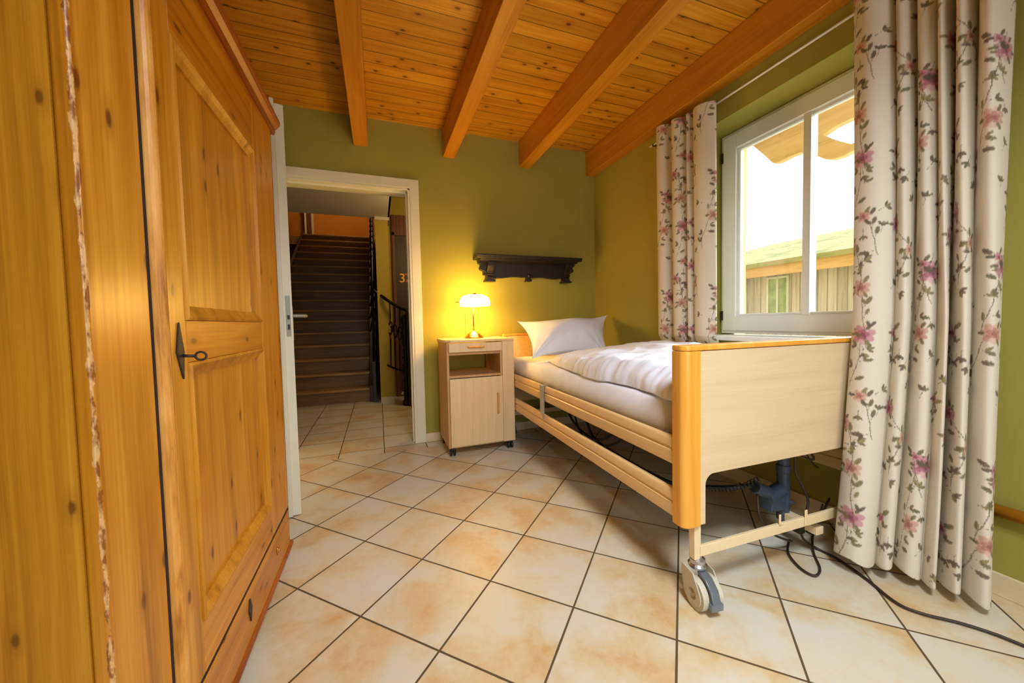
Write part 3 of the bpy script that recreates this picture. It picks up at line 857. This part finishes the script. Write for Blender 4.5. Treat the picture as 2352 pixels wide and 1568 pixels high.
# base frame: posts and cross bar
bf = MB()
for x in (.953, XB1 - .05): bf.box(x, x + .027, .903, .929, .150, .30)
bf.box(.975, XB1 - .04, .900, .912, .160, .196)
bf.box(1.338, 1.348, .898, .902, .19, .232); bf.box(1.338, 1.362, .898, .902, .19, .20)
bf.box(1.470, 1.484, .896, .900, .165, .225)
bf.box(1.56, 1.60, .912, 1.06, .100, .13)
b2_ = MB()
for x in (.953, XB1 - .05): b2_.box(x, x + .027, 2.86, 2.886, .150, .46)
b2_.box(.975, XB1 - .04, 2.87, 2.88, .160, .196)
b2_.build('base_frame', M['cream_metal'], bed, bevel=.003)
bf.build('base_frame', M['cream_metal'], bed, bevel=.003, label='cream metal base frame')
# casters
def caster(px, py, ang, idx):
    # trail direction
    T = Vector((math.cos(ang), math.sin(ang), 0)); A = Vector((-T.y, T.x, 0))
    Mx = Matrix(((A.x, T.x, 0, px), (A.y, T.y, 0, py), (0, 0, 1, 0), (0, 0, 0, 1)))  # local x axle, y trail
    tr = .026; R = .050
    cs = MB().lathe([(.010, .118), (.028, .120), (.030, .128), (.024, .134), (.024, .146), (.014, .152), (.012, .166)], (0, 0, 0), 20)
    body = cs.xf(Mx).build('caster', M['chrome'], bed, smooth=False, bevel=0)
    ROOT[body.name] = ROOT[bed.name]
    # twin covers
    for sx in (-1, 1):
        wv = MB()
        wv.lathe([(.010, 0), (R, 0), (R + .001, .006), (R, .020), (.010, .020)], (sx * .026 - .010, tr, R + .001), 32, 'x')
        wv.xf(Mx).build('wheel', M['greyplastic'], body, smooth=False)
        cv = MB()
        pts = [(tr + (R - .008) * math.cos(a), R + (R - .008) * math.sin(a)) for a in [(-200 + i * 22) * PI / 180 for i in range(11)]]
        pts = [(-.026, .122), (-.030, .10), (-.020, .055)] + [(tr + (R * .78) * math.cos(a), R + (R * .78) * math.sin(a)) for a in [(200 + i * 20) * PI / 180 for i in range(11)]] + [(.028, .118)]
        cv.prism(pts, 'x', sx * .038 - .002, sx * .038 + .002)
        cv.xf(Mx).build('fork_cover', M['greyplastic'], body, bevel=.001)
        hbm = MB().lathe([(.002, 0), (.018, 0), (.018, .003), (.002, .004)], (sx * .040, tr, R), 16, 'x').xf(Mx).build('hub', M['brass'], body, label='ochre wheel hub')
    pd = MB(); pd.prism([(.015, .118), (.050, .110), (.078, .086), (.090, .052), (.082, .046), (.070, .074), (.048, .098), (.015, .106)], 'x', -.012, .016)
    pd.box(-.018, .024, .074, .090, .030, .052)
    pd.xf(Mx).build('brake_pedal', plain('zinc_grey_pedal', (132, 142, 156), .3, metal=.7) if 'zinc_grey_pedal' not in bpy.data.materials else bpy.data.materials['zinc_grey_pedal'], body, bevel=.002)
caster(.978, .916, math.radians(-98), 0)
caster(XB1 - .036, .916, math.radians(80), 1)
caster(.9665, 2.873, math.radians(-80), 2)
caster(XB1 - .036, 2.873, math.radians(-80), 3)
# hanging loop of cable
lp = MB()
lp.tube([(1.40, 1.03, .24), (1.375, 1.0, .17), (1.42, .985, .10), (1.55, 1.0, .03), (1.584, 1.03, .008), (1.499, .975, .008), (1.451, .90, .008), (1.455, .853, .008), (1.515, .872, .008), (1.60, .947, .008), (1.66, .985, .05), (1.74, 1.0, .11), (1.80, 1.01, .16)], .0042, 8, 6)
lp.tube([(1.60, 1.02, .07), (1.66, .99, .10), (1.69, .98, .13), (1.74, 1.0, .15)], .004, 8, 5)
lp.tube([(1.48, .95, .425), (1.54, .95, .40), (1.60, .95, .38), (1.575, .95, .425)], .004, 8, 5)
lp.tube([(1.56, .955, .41), (1.66, .99, .34), (1.74, 1.02, .30)], .003, 6, 5)
lp.build('power_loop', M['cable'], bed, smooth=True)
cl = MB(); cl.box(1.535, 1.565, .955, .985, .085, .118); cl.tube([(1.57, .96, .10), (1.60, .965, .115)], .008, 8); cl.tube([(1.58, .96, .09), (1.605, .96, .075)], .007, 8)
cl.build('cable_clip', M['darksteel'], bed, bevel=.003)

# power cord on the floor
pc = MB()
pc.tube([(1.515, .95, .406), (1.521, .95, .334), (1.566, .95, .265), (1.596, .95, .205), (1.581, .95, .156), (1.556, .95, .105), (1.58, .955, .05), (1.635, .94, .008), (1.637, .866, .007), (1.603, .763, .007), (1.557, .662, .007), (1.574, .607, .007), (1.625, .552, .007), (1.661, .496, .007), (1.68, .44, .007), (1.74, .25, .007), (1.80, .0, .007)], .0045, 8, 7)
o = pc.build('power_cord', M['cable'], smooth=True)
o['label'] = 'dark power cord dropping from the bed and trailing across the tiles'; o['category'] = 'cord'

# ================================================================== BEDDING
def smoothstep(a, b, x):
    t = max(0, min(1, (x - a) / (b - a))); return t * t * (3 - 2 * t)

def sheet_closed(name, top, bottom, mat):
    mb = MB(); mb.grid(top); n = len(mb.v); mb.grid(bottom)
    R, Cn = len(top), len(top[0])
    def idx(i, j, o=0): return o + i * Cn + j
    for j in range(Cn - 1):
        mb.f.append((idx(0, j), idx(0, j + 1), idx(0, j + 1, n), idx(0, j, n)))
        mb.f.append((idx(R - 1, j), idx(R - 1, j + 1), idx(R - 1, j + 1, n), idx(R - 1, j, n)))
    for i in range(R - 1):
        mb.f.append((idx(i, 0), idx(i + 1, 0), idx(i + 1, 0, n), idx(i, 0, n)))
        mb.f.append((idx(i, Cn - 1), idx(i + 1, Cn - 1), idx(i + 1, Cn - 1, n), idx(i, Cn - 1, n)))
    return mb

# mattress under a fitted sheet: rounded block with soft dents
NU, NV = 60, 110
def mattress():
    x0, x1, y0, y1, z0, z1 = .945, 1.815, 1.028, 2.885, .513, .655
    top = []; bot = []
    for i in range(NU + 1):
        rt = []; rb = []
        for j in range(NV + 1):
            a = 2 * i / NU - 1; b = 2 * j / NV - 1
            # rounded profile
            fx = max(0, abs(a) - .90) / .10; fy = max(0, abs(b) - .95) / .05
            d = min(1.0, math.hypot(fx, fy) if fx and fy else max(fx, fy))
            hgt = math.sqrt(max(0, 1 - d * d))
            x = (x0 + x1) / 2 + a * (x1 - x0) / 2; y = (y0 + y1) / 2 + b * (y1 - y0) / 2
            nz = noise.noise(Vector((x * 6, y * 3, 0))) * .005 + noise.noise(Vector((x * 22 + y * 9, y * 10, 3))) * .002
            zc = (z0 + z1) / 2
            rt.append((x, y, zc + (z1 - zc) * (.25 + .75 * hgt) + nz * hgt)); rb.append((x, y, zc - (zc - z0) * (.35 + .65 * hgt)))
        top.append(rt); bot.append(rb)
    o = sheet_closed('m', top, bot, M['linen']).build('mattress', M['linen'], smooth=True)
    o['label'] = 'white-sheeted mattress lying inside the beech side rails'; o['category'] = 'mattress'
mattress()

def duvet():
    x0, x1, y0, y1 = .955, 1.84, .965, 2.33
    NU, NV = 120, 150
    top = []; bot = []
    for i in range(NU + 1):
        rt = []; rb = []
        for j in range(NV + 1):
            a = 2 * i / NU - 1; b = 2 * j / NV - 1
            yy = (y0 + y1) / 2 + b * (y1 - y0) / 2
            # left hem retreats from the mattress edge towards the pillow
            xl = x0 + .02 + .10 * smoothstep(1.75, 2.3, yy) + .012 * math.sin(yy * 11) + .008 * noise.noise(Vector((yy * 9, 0, 1)))
            x = xl + (a + 1) / 2 * (x1 - xl)
            y = yy + .04 * noise.noise(Vector((x * 3, 5, 0))) * (1 if b > 0 else 0)
            ex = 1 - abs(a) ** 9; ey = 1 - (max(0, b)) ** 5 - (max(0, -b)) ** 14 * .55
            e = max(0, ex) ** .55 * max(0, ey) ** .6
            H = .112 + .02 * math.sin(x * 4 + 1) + .015 * math.sin(y * 5)
            big = noise.noise(Vector((x * 4.2, y * 3.4, 2))) * .028 + noise.noise(Vector((x * 13, y * 11, 9))) * .008
            cre = -abs(noise.noise(Vector((x * 6 + y * 4, y * 7 - x * 3, 7)))) * .036
            pleat = 0
            if a < -.55:
                pleat = (.011 * noise.noise(Vector((yy * 30, x * 5, 4))) + .006 * noise.noise(Vector((yy * 75, x * 8, 2)))) * smoothstep(-.55, -.85, a) * smoothstep(1.0, .9, abs(b))
            dr_ = -max(0.0, .975 - x) * .4
            rt.append((x - pleat * .6, y, .668 + dr_ + H * e + (big + cre) * e + pleat * e))
            rb.append((x, y, .6635 + dr_))
        top.append(rt); bot.append(rb)
    o = sheet_closed('d', top, bot, M['linen']).build('duvet', M['linen'], smooth=True)
    o['label'] = 'rumpled white duvet spread over the mattress below the pillow'; o['category'] = 'duvet'
duvet()

def pillow():
    TL, TR = Vector((1.037, 2.72, .953)), Vector((1.876, 2.72, .988))
    BL, BR = Vector((1.00, 2.34, .690)), Vector((1.64, 2.36, .690))
    N = 70; sheets = []
    nrm = Vector((0, -.60, .80))
    for sgn in (1, -1):
        P = []
        for i in range(N + 1):
            row = []
            for j in range(N + 1):
                a = 2 * i / N - 1; b = 2 * j / N - 1
                # edges curve inwards between corners
                aa = a * (1 - .12 * (1 - b * b)); bb_ = b * (1 - .24 * (1 - a * a))
                s_, t_ = (aa + 1) / 2, (bb_ + 1) / 2
                p = (BL * (1 - s_) + BR * s_) * (1 - t_) + (TL * (1 - s_) + TR * s_) * t_
                th = .135 * max(0, (1 - a ** 2)) ** .85 * max(0, (1 - b ** 2)) ** .85
                wr = 0
                r_ = math.hypot(abs(a) - 1, abs(b) - 1); an = math.atan2(abs(b) - 1, abs(a) - 1)
                wr += .010 * math.sin(an * 14) * math.exp(-r_ * 2.4) * min(1, r_ * 5)
                wr += .007 * noise.noise(Vector((a * 2.2, b * 2.2, sgn * 3)))
                edge = min(1, (1 - max(abs(a), abs(b))) * 8)
                row.append(tuple(p + nrm * (sgn * th + wr * edge)))
            P.append(row)
        sheets.append(P)
    o = sheet_closed('p', sheets[0], sheets[1], M['linen']).build('pillow', M['linen'], smooth=True)
    o['label'] = 'large white pillow propped against the headboard'; o['category'] = 'pillow'
pillow()

# the whole bed stands turned by about one degree against the window wall
RB = Matrix.Translation((.9, .93, 0)) @ Matrix.Rotation(math.radians(-1.3), 4, 'Z') @ Matrix.Translation((-.9, -.93, 0))
for o_ in (bed, bpy.data.objects['mattress'], bpy.data.objects['duvet']):
    o_.matrix_world = RB @ Matrix.Translation(o_.location)

# ================================================================== BEDSIDE CABINET
nx0, nx1, ny0, ny1, nz0, nz1 = .438, .938, 2.545, 2.925, .062, .828
ns = thing('bedside_cabinet', 'beech bedside cabinet on black castors with drawer, open niche and door', 'cabinet', ((nx0 + nx1) / 2, (ny0 + ny1) / 2, 0))
xd = .846    # divider before the right-hand column
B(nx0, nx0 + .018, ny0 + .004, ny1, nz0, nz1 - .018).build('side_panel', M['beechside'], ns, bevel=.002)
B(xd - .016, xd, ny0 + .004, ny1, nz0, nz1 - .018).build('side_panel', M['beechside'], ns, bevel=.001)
B(nx0 + .018, xd - .016, ny0 + .006, ny1, nz0, nz0 + .018).build('bottom_panel', M['beechz'], ns)
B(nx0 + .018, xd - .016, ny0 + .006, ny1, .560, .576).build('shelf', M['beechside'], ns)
B(nx0 + .018, xd - .016, ny1 - .012, ny1 - .004, nz0 + .018, .560).build('back_panel', M['beechz'], ns)
B(xd + .001, nx1, ny0, ny1, nz0, nz1 - .018).build('side_column', M['beechz'], ns, bevel=.004, label='tall right-hand column')
tp = MB().prism([(nx0 - .006, ny1 + .01), (nx0 - .006, ny0 + .03), (nx0 + .03, ny0 - .004), (nx1 + .002, ny0 - .004), (nx1 + .002, ny1 + .01)], 'z', nz1 - .018, nz1 + .002)
tp.build('top_panel', M['beechrail'], ns, bevel=.005)
dw = B(nx0 + .016, xd - .004, ny0 - .014, ny0 + .004, .742, .806).build('drawer', M['beechz'], ns, bevel=.003); ROOT[dw.name] = ROOT[ns.name]
MB().tube([(.590, ny0 - .014, .778), (.592, ny0 - .030, .778), (.60, ny0 - .033, .778), (.695, ny0 - .033, .778), (.703, ny0 - .030, .778), (.705, ny0 - .014, .778)], .006, 8).build('drawer_handle', M['beechedge'], dw, smooth=True)
B(nx0 + .018, xd - .016, ny0 + .01, ny1 - .01, .722, .738).build('drawer_floor', M['beechside'], ns)
do = B(nx0 + .016, xd - .004, ny0 - .014, ny0 + .004, nz0 + .012, .556).build('door', M['beechz'], ns, bevel=.003); ROOT[do.name] = ROOT[ns.name]
MB().tube([(.802, ny0 - .014, .43), (.802, ny0 - .030, .428), (.802, ny0 - .033, .42), (.802, ny0 - .033, .30), (.802, ny0 - .030, .292), (.802, ny0 - .014, .29)], .006, 8).build('door_handle', M['beechedge'], do, smooth=True)
for x in (nx0 + .03, nx1 - .035):
    for y in (ny0 + .03, ny1 - .04):
        cw = MB()
        for dx in (-.013, .013):
            cw.lathe([(.004, -.008), (.0225, -.007), (.025, 0), (.0225, .007), (.004, .008)], (x + dx, y, .0255), 20, 'x')
        cw.tube([(x, y, .03), (x, y, .064)], .008, 10); cw.box(x - .018, x + .018, y - .016, y + .016, .044, .056)
        cw.build('castor', M['blackplastic'], ns, smooth=False)

# lamp
LX, LY, LZ = .690, 2.755, .831
lm = thing('table_lamp', 'lit brass table lamp with opal glass dome shade on the bedside cabinet', 'lamp', (LX, LY, LZ))
MB().lathe([(.074, 0), (.076, .004), (.072, .008), (.060, .022), (.040, .040), (.020, .052), (.012, .058), (.002, .06)], (LX, LY, LZ), 40).build('base', M['brass'], lm, smooth=True)
MB().lathe([(.006, .05), (.0065, .10), (.0055, .25), (.002, .255)], (LX, LY, LZ), 14).build('stem', M['brass'], lm, smooth=True)
sh = MB()
op = [(.112, .252), (.114, .262), (.112, .285), (.102, .306), (.082, .322), (.055, .330), (.02, .332)]
sh.lathe(op + [(.002, .332)] , (LX + .012, LY, LZ), 40)
# open underside: thin rim instead of a solid disc
sh = MB()
outer = [(.116, .250), (.1175, .264), (.115, .288), (.104, .309), (.084, .324), (.055, .332), (.015, .334)]
inn = [(r_ - .004 if r_ > .02 else r_, z_ - .004) for r_, z_ in outer]
n = 40; vs = []; fs = []
seq = inn + outer[::-1]
for r_, z_ in seq:
    for j in range(n):
        a = 2 * PI * j / n; vs.append((LX + .014 + r_ * math.cos(a), LY + r_ * math.sin(a), LZ + z_))
m_ = len(seq)
for i in range(m_):
    for j in range(n):
        a = i * n + j; b = i * n + (j + 1) % n; c_ = ((i + 1) % m_) * n + (j + 1) % n; d_ = ((i + 1) % m_) * n + j
        fs.append((a, b, c_, d_))
sh.add(vs, fs)
sh.build('lamp_shade', M['shade'], lm, smooth=True)
MB().lathe([(.018, .250), (.022, .255), (.022, .335), (.008, .345), (.002, .346)], (LX + .014, LY, LZ), 16).build('finial', M['brass'], lm, smooth=True)
MB().tube([(LX - .065, LY, LZ + .25), (LX - .065, LY, LZ + .03)], .0014, 6).build('pull_chain', M['brass'], lm)
MB().tube([(LX - .10, LY, LZ + .276), (LX - .135, LY, LZ + .276)], .003, 8).build('side_pin', M['oldiron'], lm)

# ================================================================== CARVED SHELF
sf = thing('wall_shelf', 'black-brown carved wooden shelf with scroll brackets on the olive wall', 'shelf', (1.24, YW - .07, 1.28))
tb = MB()
tb.prism([(YW, 1.466), (2.835, 1.466), (2.828, 1.472), (2.828, 1.480), (2.82, 1.484), (2.82, 1.494), (YW, 1.494)], 'x', .752, 1.700)
tb.prism([(YW, 1.450), (2.86, 1.450), (2.85, 1.466), (YW, 1.466)], 'x', .785, 1.672)
tb.build('top_board', M['darkwood'], sf, bevel=.002)
# apron with wavy lower edge
ap = [(.83, 1.452), (1.63, 1.452)]
N_ = 60
for i in range(N_ + 1):
    x = 1.63 - .80 * i / N_
    u = abs(x - 1.23) / .40
    z = 1.336 - .012 * math.sin(u * PI * 1.0) * (1 if u < 1 else 0) + (.004 if u < .1 else 0) - .006 * math.cos(u * 3 * PI)
    ap.append((x, z))
MB().prism(ap, 'y', YW - .040, YW - .002).build('apron', M['darkwood'], sf, bevel=.002)
for cx in (.880, 1.592):
    cbm = MB()
    # front scroll silhouette (side profile) extruded across
    prof = [(YW, 1.452), (2.872, 1.452), (2.866, 1.430), (2.872, 1.405), (2.888, 1.385), (2.905, 1.372), (2.912, 1.345), (2.920, 1.325), (2.915, 1.305), (2.905, 1.290), (YW, 1.290)]
    cbm.prism(prof, 'x', cx - .026, cx + .026)
    # foot flaring outwards
    cbm.prism([(cx - .045, 1.286), (cx - .043, 1.296), (cx - .026, 1.304), (cx - .020, 1.325), (cx + .020, 1.325), (cx + .026, 1.304), (cx + .043, 1.296), (cx + .045, 1.286)], 'y', 2.900, YW)
    cbm.tube([(cx - .029, 2.885, 1.418), (cx + .029, 2.885, 1.418)], .018, 14)
    cbm.tube([(cx - .029, 2.918, 1.345), (cx + .029, 2.918, 1.345)], .012, 12)
    cbm.build('scroll_bracket', M['darkwood'], sf, bevel=.002)
    sgn = -1 if cx < 1.2 else 1
    wg = MB().prism([(cx + sgn * .02, 1.452), (cx + sgn * .095, 1.452), (cx + sgn * .090, 1.436), (cx + sgn * .070, 1.428), (cx + sgn * .074, 1.412), (cx + sgn * .082, 1.400), (cx + sgn * .076, 1.384), (cx + sgn * .055, 1.376), (cx + sgn * .035, 1.366), (cx + sgn * .02, 1.34)], 'y', YW - .045, YW)
    wg.build('side_wing', M['darkwood'], sf, bevel=.002)
mb_ = MB().prism([(1.212, 1.350), (1.216, 1.318), (1.206, 1.300), (1.210, 1.292), (1.228, 1.296), (1.232, 1.300), (1.236, 1.296), (1.254, 1.292), (1.258, 1.300), (1.248, 1.318), (1.252, 1.350)], 'y', YW - .06, YW)
mb_.tube([(1.232, YW - .06, 1.35), (1.232, YW - .045, 1.33)], .014, 10)
mb_.build('centre_drop', M['darkwood'], sf, bevel=.002)

# ================================================================== CURTAINS
def paint_tile():
    res = .0025; W, H = .52, .66
    nx_, nz_ = int(W / res), int(H / res)
    img = np.zeros((nz_, nx_, 3)); img[:] = s2l((232, 222, 200))[:3]
    zz, xx = np.mgrid[0:nz_, 0:nx_]; xx = xx * res; zz = zz * res
    rr = random.Random(11)
    def blob(cx, cz, rx, rz, ang, colr, op=1.0, soft=.22):
        dx = (xx - cx + W / 2) % W - W / 2; dz = (zz - cz + H / 2) % H - H / 2
        c_, s_ = math.cos(ang), math.sin(ang)
        u = (dx * c_ + dz * s_) / rx; v = (-dx * s_ + dz * c_) / rz
        d = np.sqrt(u * u + v * v); m = np.clip((1 - d) / soft, 0, 1) * op
        img[:] = img * (1 - m[..., None]) + np.array(s2l(colr)[:3]) * m[..., None]
    LEAF = [(98, 92, 58), (124, 112, 64), (150, 138, 78), (92, 76, 58), (112, 88, 70), (132, 122, 70)]
    STEM = [(112, 92, 66), (98, 78, 60)]
    def stroke(pts, r, colr):
        for p_, q_ in zip(pts[:-1], pts[1:]):
            L_ = max(1, int(math.hypot(q_[0] - p_[0], q_[1] - p_[1]) / .003))
            for i in range(L_):
                t = i / L_; blob(p_[0] * (1 - t) + q_[0] * t, p_[1] * (1 - t) + q_[1] * t, r, r, 0, colr, .8, .5)
    def leaf(x, z, a, s, c=None):
        c = c or rr.choice(LEAF)
        blob(x + math.cos(a) * s * .9, z + math.sin(a) * s * .9, s, s * .46, a, c, .92)
        blob(x + math.cos(a) * s * .9, z + math.sin(a) * s * .9, s * .9, s * .10, a, (80, 72, 48), .5)
    def rose(x, z, s, pal):
        for k in range(7):
            a = k * 2 * PI / 7 + .3; blob(x + math.cos(a) * s * .62, z + math.sin(a) * s * .62, s * .48, s * .36, a, pal[k % 2], .9)
        for k in range(5):
            a = k * 2 * PI / 5; blob(x + math.cos(a) * s * .32, z + math.sin(a) * s * .32, s * .32, s * .24, a + .6, pal[2], .85)
        blob(x, z, s * .24, s * .2, 0, pal[3], .9); blob(x + s * .15, z - s * .2, s * .18, s * .12, .7, pal[3], .8)
    PINK = [(206, 140, 150), (226, 178, 176), (178, 96, 116), (132, 56, 84)]
    PEACH = [(214, 164, 140), (226, 186, 162), (190, 126, 106), (160, 92, 84)]
    def branch(x0, z0, dirx, length, flower, pal):
        pts = [(x0, z0)]; a = PI / 2 + dirx * .5
        for k in range(int(length / .02)):
            a += rr.uniform(-.28, .28) - dirx * .03
            pts.append((pts[-1][0] + math.cos(a) * .02, pts[-1][1] + math.sin(a) * .02))
        stroke(pts, .0022, rr.choice(STEM))
        for k, p_ in enumerate(pts[1:]):
            if k % 2 == 0:
                s_ = rr.choice((-1, 1)); la = a + s_ * rr.uniform(.5, 1.2)
                tw = (p_[0] + math.cos(la) * .02, p_[1] + math.sin(la) * .02)
                stroke([p_, tw], .0015, STEM[0]); leaf(tw[0], tw[1], la, rr.uniform(.012, .019))
                if rr.random() < .5: leaf(tw[0], tw[1], la + 1.1, rr.uniform(.009, .014))
        if flower:
            e = pts[-1]; rose(e[0], e[1], flower, pal)
            for q in range(3): leaf(e[0] + flower * .6 * math.cos(q * 2.1 + 1), e[1] + flower * .6 * math.sin(q * 2.1 + 1), q * 2.1 + 1, .014)
    for q in range(26):     # small scattered twigs and leaves
        x_, z_, a_ = rr.uniform(0, W), rr.uniform(0, H), rr.uniform(0, 6.28)
        stroke([(x_, z_), (x_ + math.cos(a_) * .03, z_ + math.sin(a_) * .03)], .0016, STEM[1])
        for d_ in (.6, -.6, 0): leaf(x_ + math.cos(a_) * .025, z_ + math.sin(a_) * .025, a_ + d_ * 1.4, rr.uniform(.009, .014))
    branch(.07, .02, -.3, .20, .036, PINK); branch(.12, .17, .6, .22, .030, PEACH)
    branch(.09, .36, -.5, .20, .026, PINK); branch(.15, .50, .5, .16, .022, PEACH)
    branch(.36, .04, .4, .20, .032, PEACH); branch(.39, .22, -.6, .22, .038, PINK)
    branch(.32, .42, .5, .22, .028, PINK); branch(.46, .32, .3, .14, .016, PINK)
    branch(.23, .08, .3, .14, .018, PINK); branch(.25, .38, -.3, .14, .020, PEACH); branch(.48, .54, -.4, .13, .018, PINK)
    return img, res, W, H
TILE = paint_tile()

def curtain(name, label, loc, plan_fn, z0, z1, ztop_fn, hem_fn, nu, nv, useed):
    img, res, W, H = TILE
    t = thing(name, label, 'curtain', loc, None)
    zs = np.linspace(0, 1, nv)
    P = np.zeros((nv, nu, 3))
    for r_ in range(nv):
        for c_ in range(nu):
            s_ = c_ / (nu - 1)
            zt = ztop_fn(s_); zb = hem_fn(s_)
            z = zb + (zt - zb) * zs[r_]
            x, y = plan_fn(s_, z)
            P[r_, c_] = (x, y, z)
    # arc length coordinate at mid height
    mid = P[nv // 2]; d = np.linalg.norm(np.diff(mid[:, :2], axis=0), axis=1); U = np.concatenate([[0], np.cumsum(d)]) + useed
    mb = MB(); V = P.reshape(-1, 3)
    me = bpy.data.meshes.new('cloth')
    vs = V - np.array(loc)
    idx = np.arange(nv * nu).reshape(nv, nu)
    F = np.stack([idx[:-1, :-1], idx[:-1, 1:], idx[1:, 1:], idx[1:, :-1]], -1).reshape(-1, 4)
    me.vertices.add(len(vs)); me.vertices.foreach_set('co', vs.astype(np.float32).ravel())
    me.loops.add(F.size); me.loops.foreach_set('vertex_index', F.astype(np.int32).ravel())
    me.polygons.add(len(F)); me.polygons.foreach_set('loop_start', np.arange(0, F.size, 4, dtype=np.int32))
    try: me.polygons.foreach_set('loop_total', np.full(len(F), 4, dtype=np.int32))
    except Exception: pass
    me.update(calc_edges=True); me.validate()
    me.polygons.foreach_set('use_smooth', np.ones(len(F), dtype=bool))
    ca = me.color_attributes.new('print', 'FLOAT_COLOR', 'POINT')
    uu = np.broadcast_to(U[None, :], (nv, nu)).ravel(); zz = V[:, 2]
    ix = ((uu % W) / res).astype(int) % img.shape[1]; iz = ((zz % H) / res).astype(int) % img.shape[0]
    colr = np.ones((len(V), 4), dtype=np.float32); colr[:, :3] = img[iz, ix]
    ca.data.foreach_set('color', colr.ravel())
    me.materials.append(M['curtain'])
    o = bpy.data.objects.new('cloth', me); COL.objects.link(o); o.parent = t; ROOT[o.name] = tuple(loc)
    sol = o.modifiers.new('thickness', 'SOLIDIFY'); sol.thickness = .0012
    return t, P

def interp(tbl, z):
    # tbl sorted by z descending: (z, value)
    if z >= tbl[0][0]: return tbl[0][1]
    for (za, a), (zb, b) in zip(tbl[:-1], tbl[1:]):
        if z >= zb:
            t = (za - z) / (za - zb); return a + (b - a) * t
    return tbl[-1][1]

# right curtain ----------------------------------------------------
RV = [0, .31, .44, .60, .69, .825, 1.0]       # fold valleys as fraction from left edge
AMP = [.050, .030, .026, .045, .052, .060]
DEEP = [0, .015, .05, .01, .075, .02, .03]
def pipes(s_, valleys, amps, deep, zf):
    for i in range(len(valleys) - 1):
        a, b = valleys[i], valleys[i + 1]
        if s_ <= b or i == len(valleys) - 2:
            q = min(1, max(0, (s_ - a) / (b - a)))
            bul = amps[i] * max(0, math.sin(PI * q)) ** .62
            v = deep[i] * (1 - q) ** 6 + deep[i + 1] * q ** 6
            return bul - v
    return 0
def plan_right(s_, z):
    yl = interp([(2.2, .951), (.95, .856), (.06, .850)], z)
    xl = interp([(2.2, 1.83), (1.5, 1.75), (.95, 1.68), (.863, 1.672), (.441, 1.628), (.06, 1.578)], z)
    yr = interp([(2.2, .555), (.9, .545), (.03, .538)], z)
    xr = interp([(2.2, 1.835), (.9, 1.83), (.03, 1.80)], z)
    d = (xr - xl, yr - yl); L_ = math.hypot(*d); n_ = (d[1] / L_, -d[0] / L_)   # towards room (-x)
    if n_[0] > 0: n_ = (-n_[0], -n_[1])
    sw = s_ + .010 * math.sin(z * 2.3 + s_ * 5) * math.sin(PI * s_)
    off = pipes(sw, RV, AMP, DEEP, z) * (1.0 + .10 * math.sin(z * 3 + s_ * 9)) - .012
    # slight overlap at valleys for deep folds
    xx_ = xl + d[0] * s_ + n_[0] * off
    return min(xx_, 1.872 if z > 2.05 else 1.905), yl + d[1] * s_ + n_[1] * off
rc, PR = curtain('curtain', 'tall floral rose-print curtain in the foreground falling to the floor beside the footboard', (1.80, .74, 0),
            plan_right, 0, 0, lambda s_: 2.215, lambda s_: .060 - .030 * s_ + .008 * math.sin(s_ * 18), 420, 520, 0.06)
rc['group'] = 'floral window curtains'
# left curtain
LV = [0, .28, .56, .66, 1.0]
LA = [.040, .046, .030, .050]
LD = [.02, .05, .045, .012, 0]
def plan_left(s_, z):
    yl, yr = 2.075, 1.595
    base = interp([(2.3, 1.845), (.84, 1.855), (.74, 1.898), (.1, 1.898)], z)
    k_ = interp([(2.3, 1.0), (.84, .80), (.74, .15), (.1, .15)], z)
    off = pipes(s_, LV, LA, LD, z)
    x = base - (off if off > 0 else off * .6) * k_
    return min(x, 1.872 if z > 1.0 else 1.914), yl + (yr - yl) * s_
lc_, PL = curtain('curtain', 'floral rose-print curtain hanging behind the bed on the far side of the window', (1.86, 1.83, 0),
            plan_left, 0, 0, lambda s_: 2.236 - .055 * s_ + (.010 if s_ < .28 else 0), lambda s_: .42, 200, 380, .31)
lc_['group'] = 'floral window curtains'

# curtain rod
rod = thing('curtain_rod', 'thin white curtain rod running above the window under the beam', 'curtain rod', (1.884, 1.3, 2.186))
MB().tube([(1.884, 2.18, 2.186), (1.884, .40, 2.186)], .0058, 10).build('rod', M['pvc'], rod, smooth=True)
for yy in (2.145, .45):
    B(1.878, XR + .001, yy - .006, yy + .006, 2.178, 2.194).build('rod_bracket', M['darksteel'], rod, bevel=.001)

# wooden bumper rail on the wall right of the curtain
wr = MB().tube([(1.904, .60, .292), (1.904, -1.9, .292)], .020, 14)
o = wr.build('wall_rail', M['beam'], smooth=True)
o['label'] = 'round wooden rail fixed low on the window wall at the right edge'; o['category'] = 'rail'
